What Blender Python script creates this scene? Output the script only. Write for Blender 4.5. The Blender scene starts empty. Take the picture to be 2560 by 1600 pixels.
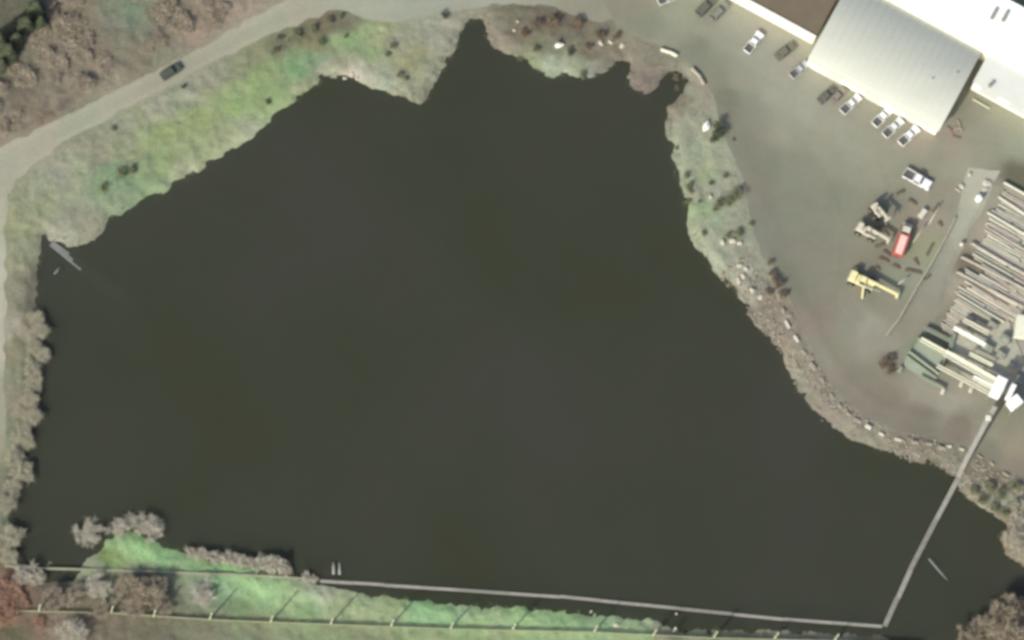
import bpy, bmesh, math, random
import numpy as np
from mathutils import Vector, Matrix, noise as mnoise
from mathutils.geometry import delaunay_2d_cdt

random.seed(7); RNG = np.random.default_rng(7)
SC = bpy.context.scene
COL = SC.collection
R = math.radians

# ------------------------------------------------------------------ camera
MPP = 0.085                                   # metres on the ground per photograph pixel
W_PX, H_PX = 2560, 1600
DIST = 1600.0
BACK = Vector((-0.109, -0.255, 1.0)).normalized()      # from the ground towards the camera (south-south-west, high)
CAMPOS = BACK * DIST
yax = (Vector((0, 1, 0)) - BACK * BACK.y).normalized()
xax = yax.cross(BACK).normalized()
cd = bpy.data.cameras.new('camera'); cam = bpy.data.objects.new('camera', cd); COL.objects.link(cam)
cam.matrix_world = Matrix((xax, yax, BACK)).transposed().to_4x4(); cam.location = CAMPOS
cd.sensor_fit = 'HORIZONTAL'; cd.sensor_width = 36.0
cd.lens = 36.0 * DIST / (W_PX * MPP)
cd.clip_start = 10; cd.clip_end = 9000
SC.camera = cam

# ------------------------------------------------------------------ sky, sun, exposure
SUN_AZ, SUN_EL = 220.0, 37.6                  # degrees, azimuth clockwise from north
wd = bpy.data.worlds.new('World'); SC.world = wd; wd.use_nodes = True
wn = wd.node_tree.nodes; wl = wd.node_tree.links
sky = wn.new('ShaderNodeTexSky'); sky.sky_type = 'NISHITA'; sky.sun_disc = False
sky.sun_elevation = R(SUN_EL); sky.sun_rotation = R(SUN_AZ); sky.air_density = 0.8; sky.dust_density = 3.0
wl.new(sky.outputs[0], wn['Background'].inputs[0]); wn['Background'].inputs[1].default_value = 0.15
sd_ = Vector((math.sin(R(SUN_AZ)) * math.cos(R(SUN_EL)), math.cos(R(SUN_AZ)) * math.cos(R(SUN_EL)), math.sin(R(SUN_EL))))
ld = bpy.data.lights.new('sun', 'SUN'); lo = bpy.data.objects.new('sun', ld); COL.objects.link(lo)
ld.energy = 3.0; ld.angle = R(0.6); ld.color = (1.0, 0.985, 0.875)
lo.rotation_euler = sd_.to_track_quat('Z', 'Y').to_euler(); lo.location = (0, 0, 200)
SC.view_settings.view_transform = 'Standard'; SC.view_settings.look = 'None'
SC.view_settings.exposure = 0.12; SC.view_settings.gamma = 1.0; SC.view_settings.use_curve_mapping = False
SC.cycles.pixel_filter_type = 'BLACKMAN_HARRIS'; SC.cycles.filter_width = 3.4
SC.cycles.max_bounces = 6; SC.cycles.transparent_max_bounces = 8
SC.cycles.use_denoising = True

# ------------------------------------------------------------------ helpers
def G(px, py, z=0.0):
    """the point at height z that the photograph shows at pixel (px, py)"""
    sx = (px - W_PX / 2) * MPP / DIST; sy = -(py - H_PX / 2) * MPP / DIST
    d = xax * sx + yax * sy - BACK
    t = (z - CAMPOS.z) / d.z
    p = CAMPOS + d * t
    return Vector((p.x, p.y, z))
def heading(px, py, dx, dy):
    a, b = G(px, py), G(px + dx, py + dy)
    return math.atan2(b.y - a.y, b.x - a.x)
def s2l(c):
    c = c / 255.0
    return c / 12.92 if c <= 0.04045 else ((c + 0.055) / 1.055) ** 2.4
def C(r, g, b, k=1.0): return (min(.95, s2l(r) * k), min(.95, s2l(g) * k), min(.95, s2l(b) * k), 1.0)

def tag(o, label=None, cat=None, group=None, kind=None):
    if label: o['label'] = label
    if cat:
        o['category'] = cat
        if not kind: o['kind'] = 'thing'
    if group: o['group'] = group
    if kind: o['kind'] = kind
    return o
def empty(name, loc=(0, 0, 0), rz=0.0, label=None, cat=None, group=None):
    o = bpy.data.objects.new(name, None); COL.objects.link(o); o.location = loc; o.rotation_euler = (0, 0, rz)
    o.empty_display_size = .3
    return tag(o, label, cat, group)
def link(name, me, parent=None, loc=None, rz=None):
    o = bpy.data.objects.new(name, me); COL.objects.link(o)
    if parent: o.parent = parent
    if loc is not None: o.location = loc
    if rz is not None: o.rotation_euler = (0, 0, rz)
    return o
def copy_tree(o, parent=None):
    c = o.copy(); COL.objects.link(c); c.parent = parent
    for ch in list(o.children): copy_tree(ch, c)
    return c
def copy_thing(o, loc, rz, scale=1.0, label=None, group=None):
    c = copy_tree(o); c.location = loc; c.rotation_euler = (0, 0, rz)
    c.scale = (scale, scale, scale) if not isinstance(scale, tuple) else scale
    return tag(c, label, None, group)

class MB:
    def __init__(s): s.v = []; s.f = []; s.m = []
    def add(s, vs, fs, m=0):
        n = len(s.v); s.v += [tuple(v) for v in vs]; s.f += [tuple(n + i for i in f) for f in fs]; s.m += [m] * len(fs); return s
    def box(s, c, size, rz=0.0, top=(1, 1), shift=(0, 0), m=0):
        x, y, z = [k / 2 for k in size]; ca, sa = math.cos(rz), math.sin(rz); vs = []
        for dz, (tx, ty), (ox, oy) in ((-z, (1, 1), (0, 0)), (z, top, shift)):
            for dx, dy in ((-x, -y), (x, -y), (x, y), (-x, y)):
                X, Y = dx * tx + ox, dy * ty + oy
                vs.append((c[0] + X * ca - Y * sa, c[1] + X * sa + Y * ca, c[2] + dz))
        return s.add(vs, [(3, 2, 1, 0), (4, 5, 6, 7), (0, 1, 5, 4), (1, 2, 6, 5), (2, 3, 7, 6), (3, 0, 4, 7)], m)
    def beam(s, a, b, w, h, m=0):
        a, b = Vector(a), Vector(b); d = (b - a).normalized(); sd = Vector((-d.y, d.x, 0))
        if sd.length < 1e-5: sd = Vector((1, 0, 0))
        sd = sd.normalized() * (w / 2); up = d.cross(sd).normalized() * (-h / 2 if d.cross(sd).z < 0 else h / 2)
        vs = [a - sd - up, a + sd - up, a + sd + up, a - sd + up, b - sd - up, b + sd - up, b + sd + up, b - sd + up]
        return s.add(vs, [(0, 1, 2, 3), (7, 6, 5, 4), (0, 4, 5, 1), (1, 5, 6, 2), (2, 6, 7, 3), (3, 7, 4, 0)], m)
    def cyl(s, a, b, r0, r1=None, n=8, m=0, cap=True):
        r1 = r0 if r1 is None else r1; a, b = Vector(a), Vector(b); d = (b - a)
        if d.length < 1e-6: return s
        q = d.to_track_quat('Z', 'Y'); vs = []
        for p, r in ((a, r0), (b, r1)):
            for i in range(n):
                t = 2 * math.pi * i / n; vs.append(p + q @ Vector((r * math.cos(t), r * math.sin(t), 0)))
        fs = [(i, (i + 1) % n, n + (i + 1) % n, n + i) for i in range(n)]
        if cap: fs += [tuple(range(n - 1, -1, -1)), tuple(range(n, 2 * n))]
        return s.add(vs, fs, m)
    def prism(s, poly, z0, z1, m=0):
        n = len(poly)
        vs = [(p[0], p[1], z0) for p in poly] + [(p[0], p[1], z1) for p in poly]
        return s.add(vs, [tuple(range(n - 1, -1, -1)), tuple(range(n, 2 * n))] + [(i, (i + 1) % n, n + (i + 1) % n, n + i) for i in range(n)], m)
    def mesh(s, name, mats, smooth=False, bevel=0.0):
        me = bpy.data.meshes.new(name); me.from_pydata(s.v, [], s.f)
        for mm in (mats if isinstance(mats, (list, tuple)) else [mats]): me.materials.append(mm)
        bm = bmesh.new(); bm.from_mesh(me)
        if len(set(s.m)) > 1:
            bm.faces.ensure_lookup_table()
            for f, k in zip(bm.faces, s.m): f.material_index = k
        bmesh.ops.recalc_face_normals(bm, faces=bm.faces)
        if bevel > 0:
            es = [e for e in bm.edges if len(e.link_faces) == 2 and e.calc_face_angle(0) > .4]
            bmesh.ops.bevel(bm, geom=es, offset=bevel, segments=2, affect='EDGES', clamp_overlap=True)
        bm.to_mesh(me); bm.free()
        if smooth:
            for p in me.polygons: p.use_smooth = True
        return me
    def build(s, name, mats, parent=None, smooth=False, bevel=0.0, loc=None, rz=None):
        return link(name, s.mesh(name, mats, smooth, bevel), parent, loc, rz)

# ------------------------------------------------------------------ materials
def mat(name, col, rough=.8, var=.18, scale=1.2, metal=0.0, bump=0.0, spec=.3, col2=None, stretch=None, world=False):
    m = bpy.data.materials.new(name); m.use_nodes = True; nt = m.node_tree; N = nt.nodes; L = nt.links
    p = N['Principled BSDF']; p.inputs['Roughness'].default_value = rough; p.inputs['Metallic'].default_value = metal
    p.inputs['Specular IOR Level'].default_value = spec
    if var <= 0:
        p.inputs['Base Color'].default_value = col; return m
    if world:
        g = N.new('ShaderNodeNewGeometry'); src = g.outputs['Position']
    else:
        tc = N.new('ShaderNodeTexCoord'); src = tc.outputs['Object']
    if stretch:
        mp = N.new('ShaderNodeMapping'); mp.inputs['Scale'].default_value = stretch; L.new(src, mp.inputs[0]); src = mp.outputs[0]
    oi = N.new('ShaderNodeObjectInfo')
    ad = N.new('ShaderNodeVectorMath'); ad.operation = 'ADD'; L.new(src, ad.inputs[0])
    mu = N.new('ShaderNodeMath'); mu.operation = 'MULTIPLY'; mu.inputs[1].default_value = 40.0; L.new(oi.outputs['Random'], mu.inputs[0]); L.new(mu.outputs[0], ad.inputs[1])
    nz = N.new('ShaderNodeTexNoise'); nz.inputs['Scale'].default_value = scale; nz.inputs['Detail'].default_value = 6; nz.inputs['Roughness'].default_value = .65
    L.new(ad.outputs[0], nz.inputs[0])
    mr = N.new('ShaderNodeMapRange'); mr.inputs[1].default_value = .3; mr.inputs[2].default_value = .7
    L.new(nz.outputs[0], mr.inputs[0])
    mx = N.new('ShaderNodeMix'); mx.data_type = 'RGBA'
    c2 = col2 or tuple(max(0, c * (1 + var)) for c in col[:3]) + (1,)
    c1 = col if col2 else tuple(c * (1 - var) for c in col[:3]) + (1,)
    mx.inputs[6].default_value = c1; mx.inputs[7].default_value = c2
    L.new(mr.outputs[0], mx.inputs[0]); L.new(mx.outputs[2], p.inputs['Base Color'])
    if bump > 0:
        b = N.new('ShaderNodeBump'); b.inputs['Strength'].default_value = 1.0; b.inputs['Distance'].default_value = bump
        L.new(nz.outputs[0], b.inputs['Height']); L.new(b.outputs[0], p.inputs['Normal'])
    return m

def cover_mat(name, rough=.95, fine=.22, coarse=.14, bump=.06, hue=1.0):
    """ground: colour of the ground cover from the mesh, broken up by noise at three scales"""
    m = bpy.data.materials.new(name); m.use_nodes = True; nt = m.node_tree; N = nt.nodes; L = nt.links
    p = N['Principled BSDF']; p.inputs['Roughness'].default_value = rough; p.inputs['Specular IOR Level'].default_value = .15
    at = N.new('ShaderNodeAttribute'); at.attribute_name = 'cover'
    g = N.new('ShaderNodeNewGeometry')
    prev = at.outputs['Color']
    for sc, amt, det in ((.05, coarse, 5), (.35, coarse, 6), (2.2, fine, 6)):
        nz = N.new('ShaderNodeTexNoise'); nz.inputs['Scale'].default_value = sc; nz.inputs['Detail'].default_value = det; nz.inputs['Roughness'].default_value = .68
        L.new(g.outputs['Position'], nz.inputs[0])
        mr = N.new('ShaderNodeMapRange'); mr.inputs[1].default_value = .28; mr.inputs[2].default_value = .72
        mr.inputs[3].default_value = 1 - amt; mr.inputs[4].default_value = 1 + amt
        L.new(nz.outputs[0], mr.inputs[0])
        vm = N.new('ShaderNodeVectorMath'); vm.operation = 'SCALE'; L.new(prev, vm.inputs[0]); L.new(mr.outputs[0], vm.inputs['Scale'])
        prev = vm.outputs[0]
    # hue drift between greener and browner
    nz2 = N.new('ShaderNodeTexNoise'); nz2.inputs['Scale'].default_value = .16; nz2.inputs['Detail'].default_value = 4
    L.new(g.outputs['Position'], nz2.inputs[0])
    mx = N.new('ShaderNodeMix'); mx.data_type = 'RGBA'; mx.inputs[6].default_value = (1 + .07 * hue, 1 - .03 * hue, 1 - .04 * hue, 1); mx.inputs[7].default_value = (1 - .07 * hue, 1 + .02 * hue, 1 - .02 * hue, 1)
    mr = N.new('ShaderNodeMapRange'); mr.inputs[1].default_value = .35; mr.inputs[2].default_value = .65; L.new(nz2.outputs[0], mr.inputs[0]); L.new(mr.outputs[0], mx.inputs[0])
    v2 = N.new('ShaderNodeVectorMath'); v2.operation = 'MULTIPLY'; L.new(prev, v2.inputs[0]); L.new(mx.outputs[2], v2.inputs[1])
    L.new(v2.outputs[0], p.inputs['Base Color'])
    b = N.new('ShaderNodeBump'); b.inputs['Distance'].default_value = bump; L.new(nz.outputs[0], b.inputs['Height']); L.new(b.outputs[0], p.inputs['Normal'])
    return m

M = {}
M['ground'] = cover_mat('ground_cover', fine=.22, coarse=.08, bump=.12, hue=.4)
M['yard'] = cover_mat('worn_asphalt', fine=.08, coarse=.05, bump=.015, hue=.3)
M['gravel'] = cover_mat('gravel', fine=.10, coarse=.06, bump=.03, hue=.3)
M['grass'] = cover_mat('grass_blades', fine=.2, coarse=.08, bump=0.0, hue=.4)
M['concrete'] = mat('concrete', C(172, 170, 152), .9, .16, 1.5, bump=.02)
M['block'] = mat('weathered_concrete_block', C(160, 152, 136), .9, .2, 2.0, bump=.03)
M['white_block'] = mat('pale_block', C(210, 204, 188), .9, .12, 2.0, bump=.03)
M['rock'] = mat('pale_rock', C(190, 184, 165), .9, .22, 1.6, bump=.05)
M['white_rock'] = mat('white_rock', C(240, 236, 222), .9, .1, 1.6, bump=.05)
M['white_metal'] = mat('white_roof_metal', C(250, 250, 243), .5, .04, .12, spec=.3)
M['cream_roof'] = mat('off_white_roof_metal', C(212, 213, 202), .5, .05, .2)
M['grey_roof'] = mat('galvanised_roof', C(190, 192, 178), .5, .05, .15, spec=.3, stretch=(.3, 1, 1))
M['brown_roof'] = mat('brown_gravel_roof', C(115, 104, 87), .95, .08, .25, bump=.02)
M['white_wall'] = mat('white_wall_cladding', C(246, 242, 226), .7, .05, .5)
M['dark'] = mat('dark_rubber', C(52, 52, 50), .8, .15, 3)
M['rim'] = mat('wheel_rim', C(170, 170, 168), .4, .08, 3, metal=.6)
M['glass'] = mat('dark_glass', C(60, 66, 70), .08, 0, spec=.6)
M['lamp_glass'] = mat('headlight_glass', C(220, 220, 215), .15, 0, spec=.6)
M['tail'] = mat('tail_light_plastic', C(150, 40, 34), .3, 0)
M['bed'] = mat('dark_bed_liner', C(96, 96, 90), .85, .15, 3)
for k, c in dict(white=(240, 240, 236), silver=(190, 193, 190), pearl=(222, 224, 218), dark_green=(84, 88, 74), charcoal=(100, 102, 90), grey=(128, 131, 118), olive=(112, 112, 94), taupe=(136, 130, 116)).items():
    M['paint_' + k] = mat('car_paint_' + k, C(*c), .32, .04, 1.0, spec=.5)
M['yellow'] = mat('faded_yellow_paint', C(236, 226, 172), .5, .10, 1.5)
M['beige'] = mat('dusty_beige_paint', C(208, 200, 178), .6, .14, 1.5)
M['red'] = mat('red_paint', C(178, 92, 80), .5, .14, 1.5)
M['pink_top'] = mat('sun_bleached_red_roof', C(242, 200, 186), .6, .06, 1.5)
M['steel'] = mat('dull_steel', C(150, 152, 142), .6, .16, 1.5, metal=.1)
M['green_steel'] = mat('grey_green_steel', C(152, 160, 140), .7, .10, 1.0)
M['cream_steel'] = mat('cream_painted_steel', C(226, 224, 200), .6, .1, 1.0)
M['white_steel'] = mat('white_painted_steel', C(250, 250, 240), .6, .05, 1.0)
M['belt'] = mat('dusty_conveyor_belt', C(178, 170, 150), .9, .16, 1.2)
for k, c in enumerate([(188, 181, 164), (178, 171, 154), (198, 190, 173), (168, 162, 147), (184, 183, 166)]):
    M['log%d' % k] = mat('peeled_log_%d' % k, C(*c), .9, .16, 1.2, bump=.02, stretch=(1, .15, 1))
M['bark'] = mat('grey_brown_bark', C(128, 118, 102), .95, .2, 2.0, bump=.03)
M['wood'] = mat('weathered_grey_timber', C(152, 150, 140), .9, .18, .8, bump=.02)
M['wet'] = mat('soaked_grey_timber', C(134, 136, 131), .7, .2, .8)
M['wood_dark'] = mat('wet_dark_timber', C(136, 134, 124), .8, .2, .8)
M['pole'] = mat('pale_pole_wood', C(178, 182, 148), .9, .1, 1.0)
M['fence'] = mat('grey_fence_wood', C(150, 152, 124), .9, .14, .6)
M['twig_grey'] = mat('grey_twigs', C(192, 186, 168), .95, .22, .6)
M['twig_brown'] = mat('brown_twigs', C(158, 147, 127), .95, .22, .6)
M['twig_green'] = mat('grey_green_twigs', C(176, 171, 148), .95, .2, .6)
M['twig_red'] = mat('reddish_twigs', C(160, 130, 110), .95, .2, .6)
M['leaf_dark'] = mat('dark_evergreen_leaves', C(86, 92, 70), .85, .28, .8)
M['leaf_olive'] = mat('olive_shrub_leaves', C(122, 126, 96), .9, .25, .8)
M['leaf_brown'] = mat('dry_brown_leaves', C(126, 112, 92), .9, .22, .8)
M['reed'] = mat('pale_reeds', C(170, 170, 146), .95, .2, .5)
M['rubble'] = mat('dusty_rubble_stone', C(158, 152, 136), .95, .2, 1.6)
M['rust'] = mat('rusty_scrap', C(142, 116, 98), .9, .25, 2.0)

# water
def water_mat():
    m = bpy.data.materials.new('pond_water'); m.use_nodes = True; nt = m.node_tree; N = nt.nodes; L = nt.links
    p = N['Principled BSDF']; p.inputs['Roughness'].default_value = .12; p.inputs['IOR'].default_value = 1.33
    g = N.new('ShaderNodeNewGeometry')
    nz = N.new('ShaderNodeTexNoise'); nz.inputs['Scale'].default_value = .022; nz.inputs['Detail'].default_value = 4; L.new(g.outputs['Position'], nz.inputs[0])
    cr = N.new('ShaderNodeValToRGB'); e = cr.color_ramp.elements
    e[0].position = .36; e[0].color = C(74, 77, 59); e[1].position = .64; e[1].color = C(80, 82, 71)
    L.new(nz.outputs[0], cr.inputs[0]); L.new(cr.outputs[0], p.inputs['Base Color'])
    p.inputs['Subsurface Weight'].default_value = 1.0; p.inputs['Subsurface Radius'].default_value = (1.0, 1.0, .9); p.inputs['Subsurface Scale'].default_value = 5.0
    n2 = N.new('ShaderNodeTexNoise'); n2.inputs['Scale'].default_value = 1.1; n2.inputs['Detail'].default_value = 4; L.new(g.outputs['Position'], n2.inputs[0])
    b = N.new('ShaderNodeBump'); b.inputs['Distance'].default_value = .02; L.new(n2.outputs[0], b.inputs['Height']); L.new(b.outputs[0], p.inputs['Normal'])
    tr = N.new('ShaderNodeBsdfTransparent'); tr.inputs[0].default_value = (.66, .68, .58, 1)
    mx = N.new('ShaderNodeMixShader'); mx.inputs[0].default_value = .72
    L.new(tr.outputs[0], mx.inputs[1]); L.new(p.outputs[0], mx.inputs[2]); L.new(mx.outputs[0], N['Material Output'].inputs[0])
    return m
M['water'] = water_mat()

# ------------------------------------------------------------------ ground plan (outlines on the ground, read as map points)
WZ = -0.5
SHORE = [(100,582),(122,606),(150,611),(170,622),(238,606),(265,577),(275,553),(312,537),(370,492),(397,490),(413,486),(429,464),(471,441),(503,433),(519,412),(580,378),(635,347),(693,286),(740,254),(799,212),(809,197),(867,197),(905,210),(926,226),(984,240),(1021,253),(1050,264),(1074,240),(1095,197),(1116,153),(1140,122),(1148,87),(1177,57),(1206,51),(1214,87),(1233,127),(1280,143),(1314,152),(1346,184),(1386,199),(1423,197),(1465,198),(1507,186),(1534,165),(1560,149),(1571,164),(1568,196),(1579,226),(1595,235),(1621,234),(1648,218),(1660,198),(1690,183),(1704,200),(1693,246),(1677,259),(1664,270),(1661,320),(1674,370),(1682,400),(1687,448),(1706,474),(1708,514),(1719,569),(1730,612),(1769,659),(1796,694),(1830,723),(1854,754),(1870,789),(1920,850),(1954,889),(1973,934),(1994,982),(2026,1019),(2065,1064),(2102,1085),(2145,1109),(2211,1135),(2274,1154),(2327,1162),(2354,1180),(2385,1194),(2407,1234),(2423,1255),(2462,1273),(2497,1292),(2512,1316),(2499,1348),(2510,1385),(2539,1410),(2590,1420),(2660,1440),(2740,1470),(2740,1590),(2620,1585),(2500,1580),(2440,1600),(2390,1630),(2330,1640),(2270,1606),(2190,1586),(2150,1580),(2060,1580),(2000,1572),(1930,1574),(1780,1573),(1703,1572),(1660,1566),(1640,1546),(1558,1545),(1540,1539),(1518,1534),(1440,1531),(1386,1526),(1322,1524),(1312,1516),(1240,1514),(1169,1510),(1090,1505),(1024,1497),(957,1487),(894,1479),(846,1470),(800,1458),(746,1444),(700,1428),(640,1413),(595,1402),(518,1397),(471,1383),(434,1368),(391,1349),(331,1325),(290,1322),(268,1350),(240,1376),(214,1392),(202,1420),(192,1448),(110,1452),(96,1428),(40,1420),(46,1346),(28,1287),(38,1234),(66,1191),(62,1160),(60,1139),(78,1091),(88,1046),(84,1020),(92,959),(92,914),(104,893),(96,863),(104,826),(92,800),(98,776),(98,665),(106,633)]
ROAD = [(-260,520),(-140,440),(-5,372),(110,315),(222,263),(317,213),(481,129),(640,43),(725,-6),(900,-90),(1500,-110),(1560,-60),(1560,40),(1500,56),(1428,36),(1375,16),(1280,7),(1170,22),(1090,33),(997,50),(905,47),(873,26),(825,28),(746,60),(666,92),(600,122),(500,172),(413,222),(320,268),(225,322),(159,352),(93,408),(40,446),(18,500),(12,580),(14,680),(16,780),(8,860),(14,1000),(6,1120),(-10,1300),(-90,1300),(-110,700)]
YARD = [(1450,-110),(1540,68),(1600,95),(1660,120),(1715,150),(1762,200),(1790,260),(1805,330),(1850,430),(1872,520),(1884,580),(1902,636),(1930,665),(1962,720),(1992,790),(2032,880),(2072,950),(2112,1000),(2170,1048),(2250,1078),(2330,1092),(2420,1122),(2480,1158),(2560,1210),(2660,1260),(2900,1300),(2900,-110)]
LANE = [(2420,418),(2500,428),(2478,470),(2452,535),(2424,575),(2402,625),(2378,680),(2364,730),(2357,768),(2332,806),(2290,846),(2225,880),(2190,868),(2215,842),(2247,798),(2292,720),(2333,652),(2368,590),(2393,535),(2405,470)]

def poly_w(pp, z=0.0): return np.array([[G(x, y, z).x, G(x, y, z).y] for x, y in pp])
def sdist(P, poly):
    """signed distance, positive inside"""
    n = len(poly); d2 = np.full(len(P), 1e18); ins = np.zeros(len(P), bool)
    for i in range(n):
        a = poly[i]; b = poly[(i + 1) % n]; ab = b - a; ap = P - a
        t = np.clip((ap @ ab) / max(ab @ ab, 1e-9), 0, 1)[:, None]
        d2 = np.minimum(d2, ((ap - t * ab) ** 2).sum(1))
        c = ((a[1] > P[:, 1]) != (b[1] > P[:, 1]))
        xx = (b[0] - a[0]) * (P[:, 1] - a[1]) / (b[1] - a[1] if abs(b[1] - a[1]) > 1e-9 else 1e-9) + a[0]
        ins ^= c & (P[:, 0] < xx)
    return np.where(ins, 1, -1) * np.sqrt(d2)
def vnoise(P, scale, seed=0):
    """smooth value noise on the plane, -1..1"""
    rg = np.random.default_rng(seed); T = rg.random((256, 256)) * 2 - 1
    q = P / scale; i = np.floor(q).astype(int); f = q - i; f = f * f * (3 - 2 * f)
    g = lambda a, b: T[a % 256, b % 256]
    a = g(i[:, 0], i[:, 1]); b = g(i[:, 0] + 1, i[:, 1]); c = g(i[:, 0], i[:, 1] + 1); d = g(i[:, 0] + 1, i[:, 1] + 1)
    return (a * (1 - f[:, 0]) + b * f[:, 0]) * (1 - f[:, 1]) + (c * (1 - f[:, 0]) + d * f[:, 0]) * f[:, 1]

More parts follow.
